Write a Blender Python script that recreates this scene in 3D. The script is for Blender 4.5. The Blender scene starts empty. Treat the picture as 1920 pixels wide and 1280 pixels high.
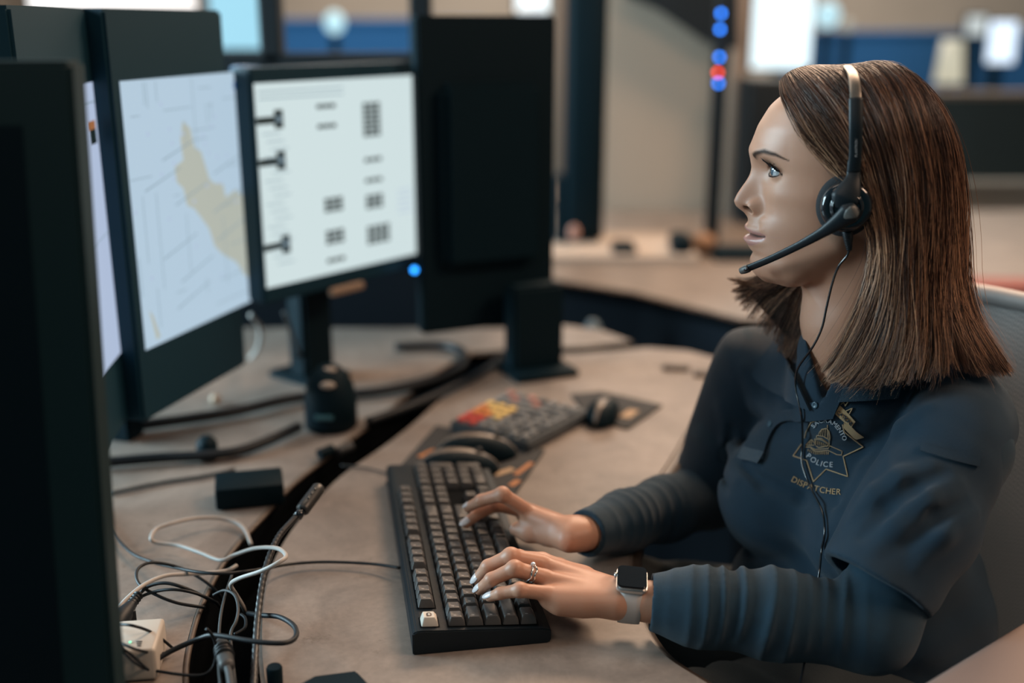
import bpy, bmesh, math, random
import numpy as np
from mathutils import Vector, Matrix, noise
random.seed(7); RNG = np.random.default_rng(7)
SC = bpy.context.scene; COL = SC.collection
DZ = 0.74                       # desk top height above the floor; builders work in desk-relative heights
# ---------------------------------------------------------------- camera, world, lights, exposure
FPX = 38.5 / 36.0 * 1920; TH = math.atan(600 / FPX); CH = 0.6125
cT, sT = math.cos(TH), math.sin(TH)
cam_d = bpy.data.cameras.new('camera'); cam = bpy.data.objects.new('camera', cam_d); COL.objects.link(cam)
cam.location = (0, 0, CH + DZ); cam.rotation_euler = (math.pi / 2 - TH, 0, 0)
cam_d.lens = 38.5; cam_d.sensor_width = 36; cam_d.clip_start = 0.05; cam_d.clip_end = 60
cam_d.dof.use_dof = True; cam_d.dof.focus_distance = 1.15; cam_d.dof.aperture_fstop = 1.45
SC.camera = cam
SC.view_settings.view_transform = 'Standard'; SC.view_settings.look = 'None'
SC.view_settings.gamma = 1.0; SC.view_settings.use_curve_mapping = False; SC.view_settings.exposure = 0.0
SC.cycles.use_denoising = True
try: SC.cycles.denoiser = 'OPENIMAGEDENOISE'
except Exception: pass
SC.cycles.max_bounces = 6
wd = bpy.data.worlds.new('world'); SC.world = wd; wd.use_nodes = True
wd.node_tree.nodes['Background'].inputs[0].default_value = (0.10, 0.36, 0.46, 1)
wd.node_tree.nodes['Background'].inputs[1].default_value = 0.20
def area(name, loc, target, sx, sy, power, color):
    d = bpy.data.lights.new(name, 'AREA'); d.shape = 'RECTANGLE'; d.size = sx; d.size_y = sy
    d.energy = power; d.color = color
    o = bpy.data.objects.new(name, d); COL.objects.link(o); o.location = (loc[0], loc[1], loc[2] + DZ)
    v = Vector((target[0] - loc[0], target[1] - loc[1], target[2] - loc[2]))
    o.rotation_euler = v.to_track_quat('-Z', 'Y').to_euler(); return o
area('added_window_light', (-3.3, 1.55, 1.05), (0.3, 1.2, 0.35), 2.2, 1.4, 330, (0.62, 0.88, 1.0))  # added cool lamp out of view, lifts the face beyond what the screens give
area('ceiling_panel_back', (0.9, 3.0, 1.9), (0.4, 1.4, 0.2), 1.2, 0.6, 68, (1.0, 0.68, 0.46))
area('ceiling_panel_side', (2.0, 0.6, 1.9), (0.4, 1.1, 0.2), 1.2, 0.6, 40, (1.0, 0.66, 0.46))
area('ceiling_panel_desk', (-0.2, 1.7, 2.0), (-0.1, 1.5, 0.0), 1.2, 0.6, 11, (1.0, 0.80, 0.64))
area('added_front_fill', (-0.5, -0.5, 1.95), (0.5, 1.3, 0.2), 1.2, 0.6, 8, (1.0, 0.80, 0.66))  # added fill above the camera, brightens chair back, shirt and face
area('ceiling_panel_far', (0.5, 6.0, 1.9), (0.5, 6.1, -0.7), 5.0, 2.0, 230, (1.0, 0.88, 0.75))

# ---------------------------------------------------------------- pixel -> place
# The person is modelled in a space of its own (1 / 0.938 size, turned a little); to_place() sets that space into the room.
RINV = np.eye(3); CAM = np.array([0.0, 0.0, CH])
pS, pA = 0.93793, -0.041868; pC = np.array([0.34543, 1.56938, 0.0]); pT = np.array([0.32765, 1.16641, 0.0])
pR = np.array([[math.cos(pA), -math.sin(pA), 0], [math.sin(pA), math.cos(pA), 0], [0, 0, 1.0]])
PERSON = False
def to_place(P): return (np.asarray(P, float) - pC) @ pR.T * pS + pT if PERSON else np.asarray(P, float)
def person_space(on):
    global PERSON, RINV, CAM
    PERSON = on; RINV = pR.T if on else np.eye(3); c = np.array([0.0, 0.0, CH]); CAM = ((c - pT) / pS) @ pR + pC if on else c
def ray(x, y):
    u = (x - 960) / FPX; v = (y - 640) / FPX
    return RINV @ np.array([u, cT - v * sT, -(sT + v * cT)])
def PZ(x, y, z=0.0):            # point of the picture at height z above the desk
    r = ray(x, y); return CAM + r * ((z - CAM[2]) / r[2])
def PY(x, y, Y):                # ... at distance Y along the floor
    r = ray(x, y); return CAM + r * ((Y - CAM[1]) / r[1])
def PD(x, y, d):                # ... at camera depth d
    return CAM + ray(x, y) * d

# ---------------------------------------------------------------- materials
def mat(name, col, rough=0.5, metal=0.0, spec=0.5, emit=None, es=1.0, bump=0.0, bscale=200.0, var=0.0, vscale=8.0, coat=0.0, stretch=None, sheen=0.0, sss=0.0):
    m = bpy.data.materials.new(name); m.use_nodes = True; nt = m.node_tree; N = nt.nodes; L = nt.links
    b = N['Principled BSDF']
    b.inputs['Base Color'].default_value = (*col, 1); b.inputs['Roughness'].default_value = rough
    b.inputs['Metallic'].default_value = metal; b.inputs['Specular IOR Level'].default_value = spec
    b.inputs['Coat Weight'].default_value = coat; b.inputs['Sheen Weight'].default_value = sheen
    if sss: b.inputs['Subsurface Weight'].default_value = sss; b.inputs['Subsurface Radius'].default_value = (0.012, 0.005, 0.003); b.inputs['Subsurface Scale'].default_value = 1.0
    if emit: b.inputs['Emission Color'].default_value = (*emit, 1); b.inputs['Emission Strength'].default_value = es
    if bump or var:
        tc = N.new('ShaderNodeTexCoord'); mp = N.new('ShaderNodeMapping'); L.new(tc.outputs['Object'], mp.inputs[0])
        if stretch: mp.inputs['Scale'].default_value = stretch
    if bump:
        n = N.new('ShaderNodeTexNoise'); n.inputs['Scale'].default_value = bscale; n.inputs['Detail'].default_value = 4
        L.new(mp.outputs[0], n.inputs['Vector']); bp = N.new('ShaderNodeBump'); bp.inputs['Strength'].default_value = bump; bp.inputs['Distance'].default_value = 0.002
        L.new(n.outputs['Fac'], bp.inputs['Height']); L.new(bp.outputs[0], b.inputs['Normal'])
    if var:
        n = N.new('ShaderNodeTexNoise'); n.inputs['Scale'].default_value = vscale; n.inputs['Detail'].default_value = 6; n.inputs['Roughness'].default_value = 0.6
        L.new(mp.outputs[0], n.inputs['Vector']); r = N.new('ShaderNodeMapRange'); r.inputs[1].default_value = 0.3; r.inputs[2].default_value = 0.7
        r.inputs[3].default_value = 1 - var; r.inputs[4].default_value = 1 + var; L.new(n.outputs['Fac'], r.inputs[0])
        mx = N.new('ShaderNodeVectorMath'); mx.operation = 'SCALE'; mx.inputs[0].default_value = col; L.new(r.outputs[0], mx.inputs['Scale'])
        L.new(mx.outputs[0], b.inputs['Base Color'])
    return m
def emis(name, col, s=1.0):
    return mat(name, (0.02, 0.02, 0.02), 0.4, emit=col, es=s)

# ---------------------------------------------------------------- objects
def tag(o, label=None, cat=None, group=None, kind=None):
    if label: o['label'] = label
    if cat: o['category'] = cat
    if group: o['group'] = group
    if kind: o['kind'] = kind
    return o
def wloc(o):
    p = Vector((0, 0, 0))
    while o is not None: p = p + o.location; o = o.parent
    return p
def thing(name, loc, label, cat, group=None):
    o = bpy.data.objects.new(name, None); COL.objects.link(o); o.empty_display_size = 0.05
    loc = to_place(loc); o.location = (loc[0], loc[1], loc[2] + DZ); return tag(o, label, cat, group)
def mk(name, V, Fc, m, parent=None, smooth=True, origin=None, mi=None, edges=None):
    """One mesh object from desk-relative coordinates."""
    V = to_place(np.asarray(V, dtype=np.float64).reshape(-1, 3)).copy(); V[:, 2] += DZ
    if parent is not None: o0 = np.array(wloc(parent))
    elif origin is not None: o0 = np.array([origin[0], origin[1], origin[2] + DZ])
    else: o0 = np.array([(V[:, 0].min() + V[:, 0].max()) / 2, (V[:, 1].min() + V[:, 1].max()) / 2, V[:, 2].min()])
    me = bpy.data.meshes.new(name)
    if isinstance(Fc, np.ndarray):
        V2 = V - o0; k = Fc.shape[1]; me.vertices.add(len(V2)); me.vertices.foreach_set('co', V2.ravel())
        me.loops.add(Fc.size); me.loops.foreach_set('vertex_index', Fc.ravel().astype(np.int32))
        me.polygons.add(len(Fc)); me.polygons.foreach_set('loop_start', np.arange(0, Fc.size, k, dtype=np.int32))
        me.polygons.foreach_set('loop_total', np.full(len(Fc), k, dtype=np.int32)); me.update(calc_edges=True); me.validate()
    else:
        me.from_pydata([tuple(v) for v in (V - o0)], [], [tuple(int(i) for i in f) for f in Fc]); me.update()
    ms = m if isinstance(m, (list, tuple)) else [m]
    for q in ms: me.materials.append(q)
    if mi is not None: me.polygons.foreach_set('material_index', np.asarray(mi, dtype=np.int32))
    if smooth: me.polygons.foreach_set('use_smooth', np.ones(len(me.polygons), dtype=bool))
    o = bpy.data.objects.new(name, me); COL.objects.link(o)
    if parent is not None: o.parent = parent
    else: o.location = o0
    return o
class MB:
    """Collects shapes for one mesh; M maps local to desk-relative space."""
    def __init__(s, M=None): s.V = []; s.F = []; s.I = []; s.M = M or Matrix.Identity(4); s.cur = 0
    def add(s, V, F):
        b = len(s.V); s.V += [tuple(s.M @ Vector(v)) for v in V]; s.F += [tuple(i + b for i in f) for f in F]; s.I += [s.cur] * len(F); return s
    def bm(s, bm):
        bm.verts.ensure_lookup_table(); bm.verts.index_update()
        s.add([v.co[:] for v in bm.verts], [[v.index for v in f.verts] for f in bm.faces]); bm.free(); return s
    def box(s, c, d, bev=0.0, rot=None, seg=2):
        bm = bmesh.new(); bmesh.ops.create_cube(bm, size=1); bmesh.ops.scale(bm, vec=d, verts=bm.verts)
        if bev: bmesh.ops.bevel(bm, geom=bm.edges[:], offset=min(bev, min(d) * 0.49), segments=seg, affect='EDGES', profile=0.5)
        if rot is not None: bmesh.ops.transform(bm, matrix=rot.to_4x4(), verts=bm.verts)
        bmesh.ops.translate(bm, vec=c, verts=bm.verts); return s.bm(bm)
    def prism(s, pts, z0, z1, bev=0.0):
        bm = bmesh.new(); vs = [bm.verts.new((p[0], p[1], z0)) for p in pts]; f = bm.faces.new(vs)
        r = bmesh.ops.extrude_face_region(bm, geom=[f]); bmesh.ops.translate(bm, vec=(0, 0, z1 - z0), verts=[v for v in r['geom'] if isinstance(v, bmesh.types.BMVert)])
        bmesh.ops.recalc_face_normals(bm, faces=bm.faces)
        if bev:
            bm.normal_update(); es = [e for e in bm.edges if len(e.link_faces) == 2 and e.calc_face_angle(0) > 0.8]
            bmesh.ops.bevel(bm, geom=es, offset=bev, segments=2, affect='EDGES')
        return s.bm(bm)
    def lathe(s, prof, c=(0, 0, 0), ax='Z', n=32, M=None):
        V = []; F = []
        for r, h in prof:
            for i in range(n):
                a = 2 * math.pi * i / n; p = (r * math.cos(a), r * math.sin(a), h)
                if ax == 'X': p = (p[2], p[0], p[1])
                if ax == 'Y': p = (p[0], p[2], p[1])
                p = Vector(p)
                if M is not None: p = M @ p
                V.append((p[0] + c[0], p[1] + c[1], p[2] + c[2]))
        for j in range(len(prof) - 1):
            for i in range(n): F.append((j * n + i, j * n + (i + 1) % n, (j + 1) * n + (i + 1) % n, (j + 1) * n + i))
        F.append(tuple(range(n))[::-1]); F.append(tuple((len(prof) - 1) * n + i for i in range(n)))
        return s.add(V, F)
    def tube(s, pts, r, n=10, sub=0, flat=None, closed=False):
        P = crom(pts, sub) if sub else [Vector(p) for p in pts]
        if not hasattr(r, '__len__'): R = [r] * len(P)
        else: R = list(np.interp(np.linspace(0, 1, len(P)), np.linspace(0, 1, len(r)), r))
        V = []; F = []; up = None
        for i, p in enumerate(P):
            t = (P[min(i + 1, len(P) - 1)] - P[max(i - 1, 0)]).normalized()
            if up is None:
                up = t.orthogonal().normalized()
                if flat is not None: up = (Vector(flat[1]) - t * t.dot(Vector(flat[1]))).normalized()
            else: up = (up - t * up.dot(t)).normalized()
            sd = t.cross(up)
            for k in range(n):
                a = 2 * math.pi * k / n; fx = flat[0] if flat else 1.0
                V.append(tuple(p + up * math.cos(a) * R[i] * fx + sd * math.sin(a) * R[i]))
        for j in range(len(P) - 1):
            for k in range(n): F.append((j * n + k, j * n + (k + 1) % n, (j + 1) * n + (k + 1) % n, (j + 1) * n + k))
        F.append(tuple(range(n))[::-1]); F.append(tuple((len(P) - 1) * n + k for k in range(n)))
        return s.add(V, F)
    def ball(s, c, r, n=16, rot=None):
        if not hasattr(r, '__len__'): r = (r, r, r)
        bm = bmesh.new(); bmesh.ops.create_uvsphere(bm, u_segments=n * 2, v_segments=n, radius=1); bmesh.ops.scale(bm, vec=r, verts=bm.verts)
        if rot is not None: bmesh.ops.transform(bm, matrix=rot.to_4x4(), verts=bm.verts)
        bmesh.ops.translate(bm, vec=c, verts=bm.verts); return s.bm(bm)
    def done(s, name, m, parent=None, smooth=False, origin=None):
        o = mk(name, s.V, s.F, m, parent, smooth, origin, mi=s.I)
        if smooth == 'auto': o.data.set_sharp_from_angle(angle=math.radians(35))
        return o
def crom(pts, sub):
    P = [Vector(p) for p in pts]; out = []
    if len(P) < 3: return [P[0].lerp(P[-1], i / sub) for i in range(sub + 1)]
    for i in range(len(P) - 1):
        a = P[max(i - 1, 0)]; b = P[i]; c = P[i + 1]; d = P[min(i + 2, len(P) - 1)]
        for k in range(sub):
            t = k / sub
            out.append(0.5 * ((2 * b) + (c - a) * t + (2 * a - 5 * b + 4 * c - d) * t * t + (3 * b - a - 3 * c + d) * t ** 3))
    out.append(P[-1]); return out
def yawM(x, y, z, deg): return Matrix.Translation((x, y, z)) @ Matrix.Rotation(math.radians(deg), 4, 'Z')

# ---------------------------------------------------------------- implicit bodies
class SDF:
    def __init__(s): s.ops = []; s.warp = None
    def _a(s, f, c, R, k, mode='add'): s.ops.append((f, np.asarray(c, float), R, k, mode)); return s
    def cone(s, a, b, ra, rb, k=0.01, mode='add'):
        a = np.asarray(a, float); b = np.asarray(b, float); ba = b - a; L2 = float(ba @ ba) + 1e-12
        def f(P):
            pa = P - a; t = np.clip(pa @ ba / L2, 0, 1); return np.linalg.norm(pa - t[:, None] * ba, axis=1) - (ra + t * (rb - ra))
        return s._a(f, (a + b) / 2, math.sqrt(L2) / 2 + max(ra, rb), k, mode)
    def chain(s, pts, rs, k=0.01, mode='add'):
        for i in range(len(pts) - 1): s.cone(pts[i], pts[i + 1], rs[i], rs[i + 1], k, mode)
        return s
    def ell(s, c, r, R=None, k=0.01, mode='add'):
        c = np.asarray(c, float); r = np.asarray(r, float); R = np.eye(3) if R is None else np.asarray(R, float)   # rows of R = local axes
        def f(P):
            q = (P - c) @ R.T; k0 = np.linalg.norm(q / r, axis=1); k1 = np.linalg.norm(q / (r * r), axis=1) + 1e-9
            return k0 * (k0 - 1) / k1
        return s._a(f, c, float(r.max()), k, mode)
    def fn(s, f, c, R, k=0.01, mode='add'): return s._a(f, c, R, k, mode)
    def ev(s, P, c=None, rad=None):
        d = np.full(len(P), 1.0)
        for f, oc, R, k, mode in s.ops:
            if c is not None and np.linalg.norm(oc - c) > R + rad + k + 0.03: continue
            e = f(P)
            if mode == 'add':
                if k > 0:
                    h = np.clip(0.5 + 0.5 * (e - d) / k, 0, 1); d = e + (d - e) * (1 - h) * 1.0 if False else (e * (1 - h) + d * h) - k * h * (1 - h)
                else: d = np.minimum(d, e)
            elif mode == 'sub':
                if k > 0:
                    h = np.clip(0.5 - 0.5 * (d + e) / k, 0, 1); d = d * (1 - h) - e * h + k * h * (1 - h)
                else: d = np.maximum(d, -e)
            elif mode == 'disp': d = d + e
        return d
    def mesh(s, lo, hi, h, nb=12, slack=1.6):
        lo = np.asarray(lo, float); hi = np.asarray(hi, float); n = np.ceil((hi - lo) / (h * nb)).astype(int)
        hr = h * nb * 0.5 * math.sqrt(3); big = int(n.max()) * nb + 8
        keyf = lambda I: (I[:, 0].astype(np.int64) * big + I[:, 1]) * big + I[:, 2]
        verts = []; keys = []; quads = []
        g = np.stack(np.meshgrid(*[np.arange(nb + 2)] * 3, indexing='ij'), -1).reshape(-1, 3)
        cs = np.stack(np.meshgrid(*[np.arange(k) for k in n], indexing='ij'), -1).reshape(-1, 3)
        cp = lo + (cs + 0.5) * h * nb; dc = s.ev(cp); act = cs[np.abs(dc) < hr * slack + 0.02]
        corners = np.array([[a, b, c] for a in (0, 1) for b in (0, 1) for c in (0, 1)])
        for b in act:
            i0 = b * nb; P = lo + (g + i0) * h; c = lo + (b + 0.5) * h * nb
            if abs(s.ev(c[None], c, hr)[0]) > hr * slack + 0.02: continue
            D = s.ev(P, c, hr + h * 2).reshape(nb + 2, nb + 2, nb + 2)
            if D.min() > 0 or D.max() < 0: continue
            m = nb + 1
            acc = np.zeros((m, m, m, 3)); cnt = np.zeros((m, m, m))
            for e0 in range(8):
                for ax in range(3):
                    if corners[e0][ax]: continue
                    c0 = corners[e0]; c1 = c0.copy(); c1[ax] = 1
                    A = D[c0[0]:c0[0] + m, c0[1]:c0[1] + m, c0[2]:c0[2] + m]; B = D[c1[0]:c1[0] + m, c1[1]:c1[1] + m, c1[2]:c1[2] + m]
                    cr = (A < 0) != (B < 0); t = np.where(cr, A / np.where(cr, A - B, 1), 0)
                    for x in range(3): acc[..., x] += np.where(cr, c0[x] + (t if x == ax else 0), 0)
                    cnt += cr
            own = cnt > 0; own[nb:] = False; own[:, nb:] = False; own[:, :, nb:] = False
            idx = np.argwhere(own)
            if len(idx):
                verts.append(lo + (idx + i0 + acc[own] / cnt[own][:, None]) * h); keys.append(keyf(idx + i0))
            for ax in range(3):
                o1, o2 = [(1, 2), (2, 0), (0, 1)][ax]
                sl0 = [slice(0, nb)] * 3; sl1 = [slice(0, nb)] * 3; sl1[ax] = slice(1, nb + 1)
                # edges starting at grid points owned by this block; shift by +1 in the other axes handled by global keys
                A = D[tuple(sl0)]; B = D[tuple(sl1)]; cr = (A < 0) != (B < 0); E = np.argwhere(cr)
                if not len(E): continue
                ng = A[cr] < 0; E = E + i0; u = np.zeros(3, int); u[o1] = 1; v = np.zeros(3, int); v[o2] = 1
                K = np.stack([keyf(E - u - v), keyf(E - v), keyf(E), keyf(E - u)], 1)
                K[~ng] = K[~ng][:, ::-1]; quads.append(K)
        V = np.concatenate(verts); K = np.concatenate(keys); Q = np.concatenate(quads)
        o = np.argsort(K); Ks = K[o]; pos = np.searchsorted(Ks, Q); pos = np.clip(pos, 0, len(Ks) - 1); ok = (Ks[pos] == Q).all(1)
        return V[o], pos[ok]
    def hit(s, x, y, d0=.85, d1=1.85):
        """first surface point along the sight line of picture point (x, y)"""
        X = np.atleast_1d(np.asarray(x, float)); Y = np.atleast_1d(np.asarray(y, float))
        u = (X - 960) / FPX; v = (Y - 640) / FPX; R = np.stack([u, cT - v * sT, -(sT + v * cT)], 1) @ RINV.T; ln = np.linalg.norm(R, axis=1)
        t = np.full(len(X), d0)
        for i in range(90):
            d = s.ev(CAM + R * t[:, None]); t = np.minimum(t + np.clip(d, -0.02, 0.05) / ln * 0.7, d1)
        return CAM + R * t[:, None]
    def grad(s, P, e=0.0015):
        G = np.stack([s.ev(P + np.eye(3)[i] * e) - s.ev(P - np.eye(3)[i] * e) for i in range(3)], 1)
        return G / (np.linalg.norm(G, axis=1)[:, None] + 1e-9)
def set_mask(o, arr, name='mask'):
    a = o.data.color_attributes.new(name, 'FLOAT_COLOR', 'POINT'); c = np.ones((len(arr), 4), np.float32); c[:, :arr.shape[1]] = arr
    a.data.foreach_set('color', c.ravel())
# ================================================================= the room
m_wall = mat('beige_wall', (.27, .225, .185), .9, var=.06, vscale=2)
m_floor = mat('dark_carpet', (.035, .040, .042), .95, bump=.3, bscale=300)
def struct(name, c, d, m, bev=0.0):
    b = MB(); b.box(c, d, bev); return tag(b.done(name, m), kind='structure')
struct('floor', (.6, 3.0, -.79), (8.4, 11.0, .1), m_floor)
struct('wall_back', (.6, 8.05, .60), (8.4, .1, 2.68), m_wall); struct('wall_right', (4.75, 3.0, .60), (.1, 11.0, 2.68), m_wall)
b = MB()
for c, d in (((-3.55, 6.05, .60), (.1, 4.9, 2.68)), ((-3.55, -1.55, .60), (.1, 1.9, 2.68)), ((-3.55, 1.5, -.27), (.1, 4.2, .94)), ((-3.55, 1.5, 1.86), (.1, 4.2, .16))): b.box(c, d)
tag(b.done('wall_left', m_wall), kind='structure')
w1 = MB()
for y in (-.6, .8, 2.2, 3.6): w1.box((-3.55, y, .99), (.08, .05, 1.58))
for z in (.21, 1.77): w1.box((-3.55, 1.5, z), (.08, 4.2, .05))
tag(w1.done('unseen_window_1', mat('white_frame', (.5, .5, .5), .5)), kind='structure')  # out-of-view window, added as the opening for the cool left lamp

# ---------------------------------------------------------------- desks
def desk_mat(name, base, dark):
    m = mat(name, base, .42, spec=.4); nt = m.node_tree; N = nt.nodes; L = nt.links; b = N['Principled BSDF']; tc = N.new('ShaderNodeTexCoord')
    n1 = N.new('ShaderNodeTexNoise'); n1.inputs['Scale'].default_value = 9; n1.inputs['Detail'].default_value = 8; n1.inputs['Roughness'].default_value = .68; n1.inputs['Distortion'].default_value = .6; L.new(tc.outputs['Object'], n1.inputs['Vector'])
    r = N.new('ShaderNodeValToRGB'); r.color_ramp.elements[0].position = .34; r.color_ramp.elements[1].position = .64; r.color_ramp.elements[0].color = (*dark, 1); r.color_ramp.elements[1].color = (*base, 1); L.new(n1.outputs['Fac'], r.inputs[0])
    n2 = N.new('ShaderNodeTexNoise'); n2.inputs['Scale'].default_value = 160; n2.inputs['Detail'].default_value = 4; L.new(tc.outputs['Object'], n2.inputs['Vector'])
    mr = N.new('ShaderNodeMapRange'); mr.inputs[3].default_value = .82; mr.inputs[4].default_value = 1.18; L.new(n2.outputs['Fac'], mr.inputs[0])
    # worn blotches near the sitting edge: a printed stone pattern of the laminate
    n3 = N.new('ShaderNodeTexNoise'); n3.inputs['Scale'].default_value = 26; n3.inputs['Detail'].default_value = 10; n3.inputs['Roughness'].default_value = .75; L.new(tc.outputs['Object'], n3.inputs['Vector'])
    r3 = N.new('ShaderNodeValToRGB'); r3.color_ramp.elements[0].position = .60; r3.color_ramp.elements[1].position = .66; r3.color_ramp.elements[0].color = (1, 1, 1, 1); r3.color_ramp.elements[1].color = (.74, .72, .70, 1); L.new(n3.outputs['Fac'], r3.inputs[0])
    v = N.new('ShaderNodeVectorMath'); v.operation = 'SCALE'; L.new(r.outputs[0], v.inputs[0]); L.new(mr.outputs[0], v.inputs['Scale'])
    v2 = N.new('ShaderNodeVectorMath'); v2.operation = 'MULTIPLY'; L.new(v.outputs[0], v2.inputs[0]); L.new(r3.outputs[0], v2.inputs[1]); L.new(v2.outputs[0], b.inputs['Base Color'])
    bp = N.new('ShaderNodeBump'); bp.inputs['Strength'].default_value = .15; bp.inputs['Distance'].default_value = .001; L.new(n2.outputs['Fac'], bp.inputs['Height']); L.new(bp.outputs[0], b.inputs['Normal']); return m
m_desk = desk_mat('stone_laminate', (.240, .200, .172), (.150, .124, .107)); m_edge = mat('desk_edge_band', (.060, .045, .035), .45); m_dark = mat('dark_trim', (.004, .009, .013), .6, spec=.25)
m_navy = mat('navy_panel', (.002, .005, .009), .8, spec=.15)
m_void = mat('black_edge', (.002, .003, .004), .9, spec=.03)
def P2(*pts): return [tuple(PZ(x, y)[:2]) for x, y in pts]
def smooth2(pts, sub=8): return [tuple(p)[:2] for p in crom([(x, y, 0) for x, y in pts], sub)]
tr_r = smooth2([(-.195, .62), (-.200, .80)] + P2((490, 1280), (484, 1180), (496, 1090), (535, 1005), (600, 925), (650, 880), (712, 838), (775, 790), (850, 724), (915, 680)))
cut = smooth2(P2((1348, 671), (1329, 740), (1273, 842), (1210, 942), (1187, 1034), (1193, 1124), (1239, 1213), (1341, 1284)) + [(.24, .85), (.33, .78), (.42, .70), (.43, .62)])
fd_ = thing('desk', (.0, 1.6, -.74), 'curved stone-look console desktop under the black keyboard, with an open cable channel behind', 'desk')
def slab(name, pts, z0, z1, m, parent, me=None):
    b = MB(); b.prism(pts, z0, z1, .004); o = b.done(name, [m, m_void], parent, 'auto'); o.data.polygons.foreach_set('material_index', [1 if (p.normal.z < .3) else 0 for p in o.data.polygons]); return o
slab('desktop', tr_r + P2((960, 668), (1100, 660), (1215, 650), (1290, 656)) + cut + [(-.1, .60)], -.028, 0, m_desk, fd_)
b = MB(); b.tube([(x, y, -.016) for x, y in cut], .012, 8, flat=(1.0, (0, 0, 1.))); b.done('edge_band', m_edge, fd_, True)
tr_l = smooth2([(-.262, .62), (-.264, .80)] + P2((350, 1280), (364, 1180), (392, 1105), (434, 1034), (495, 966), (548, 908), (608, 860), (676, 808), (744, 757), (822, 694), (885, 662)))
slab('desktop', tr_l + P2((960, 656), (1100, 650), (1190, 640), (1130, 618), (1040, 606)) + [(-.02, 2.20), (-1.15, 2.20), (-1.15, .62)], -.028, 0, m_desk, fd_)
b = MB(); n_ = min(len(tr_r), len(tr_l)); V = []; F = []
L_ = np.array(tr_l); R_ = np.array(tr_r); tt_ = np.linspace(0, 1, 40)
def rs(A): s_ = np.concatenate([[0], np.cumsum(np.linalg.norm(np.diff(A, axis=0), axis=1))]); s_ /= s_[-1]; return np.stack([np.interp(tt_, s_, A[:, 0]), np.interp(tt_, s_, A[:, 1])], 1)
Lr, Rr_ = rs(L_), rs(R_)
for i in range(40): V += [(Lr[i][0] - .004, Lr[i][1], -.012), (Lr[i][0] - .004, Lr[i][1], -.09), (Rr_[i][0] + .004, Rr_[i][1], -.09), (Rr_[i][0] + .004, Rr_[i][1], -.028)]
for i in range(39):
    for k in range(3): F.append((i * 4 + k, i * 4 + k + 1, i * 4 + k + 5, i * 4 + k + 4))
b.add(V, F); b.done('cable_channel', m_void, fd_, False)
b = MB(); b.tube([(x - .001, y, -.002) for x, y in tr_l], .0032, 8); b.done('edge_band', mat('brown_edge', (.085, .060, .044), .45), fd_, True)
for x, y in ((-1.05, .75), (-1.05, 2.1), (-.10, 1.75), (-.1, .72), (.28, .72)):
    b = MB(); b.box((x, y, -.385), (.06, .06, .71), .004); b.done('desk_leg', m_dark, fd_)
nd = thing('desk', (1.0, 2.9, -.74), 'next desk behind the woman, brown top with a dark side panel', 'desk')
e_ = P2((1035, 524), (1188, 548), (1385, 598)); nt_ = e_ + [(1.3, e_[2][1] - .12), (3.0, e_[2][1] - .12), (3.0, 3.68), (e_[0][0], 3.68)]
slab('desktop', nt_, -.03, 0, m_desk, nd)
b = MB(); q_ = [(x + .02, y + .02) for x, y in nt_[:5]]; b.prism(q_ + [(x, y + .03) for x, y in q_[::-1]], -.74, -.03); b.done('side_panel', m_navy, nd)

# ---------------------------------------------------------------- monitors
m_case = mat('monitor_casing', (.0030, .0110, .0160), .55, spec=.08); m_case2 = mat('monitor_back', (.0030, .0120, .0175), .6, spec=.06); m_bez = mat('wide_bezel', (.007, .032, .050), .5, spec=.15)
def emflat(name, col, s): return mat(name, (0, 0, 0), .35, emit=col, es=s)
ms_blue = emflat('screen_pale_blue', (.52, .68, .82), .86); ms_white = emflat('screen_white', (.70, .83, .84), .90); ms_lilac = emflat('screen_lilac', (.50, .60, .80), .85)
ms_sand = emflat('screen_sand', (.62, .66, .58), .72); ms_line = emflat('screen_grey_line', (.30, .42, .50), .75); ms_blk = emflat('screen_dark_block', (.012, .022, .020), .7); ms_or = emflat('screen_orange', (.40, .16, .06), .8); ms_navy = emflat('screen_navy', (.02, .10, .35), .8)
def panel_frame(A, B, z0, z1):
    """A, B: left and right lower corners (x, y) as seen by the viewer of the screen; returns a mapping of panel coordinates (0..w, 0..h, outward)"""
    A = np.array(A, float); B = np.array(B, float); d = B - A; w = np.linalg.norm(d); d /= w; n = np.array([d[1], -d[0]]); h = z1 - z0
    return (lambda u, v, o=0.0: np.array([A[0] + d[0] * u + n[0] * o, A[1] + d[1] * u + n[1] * o, z0 + v])), w, h
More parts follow.
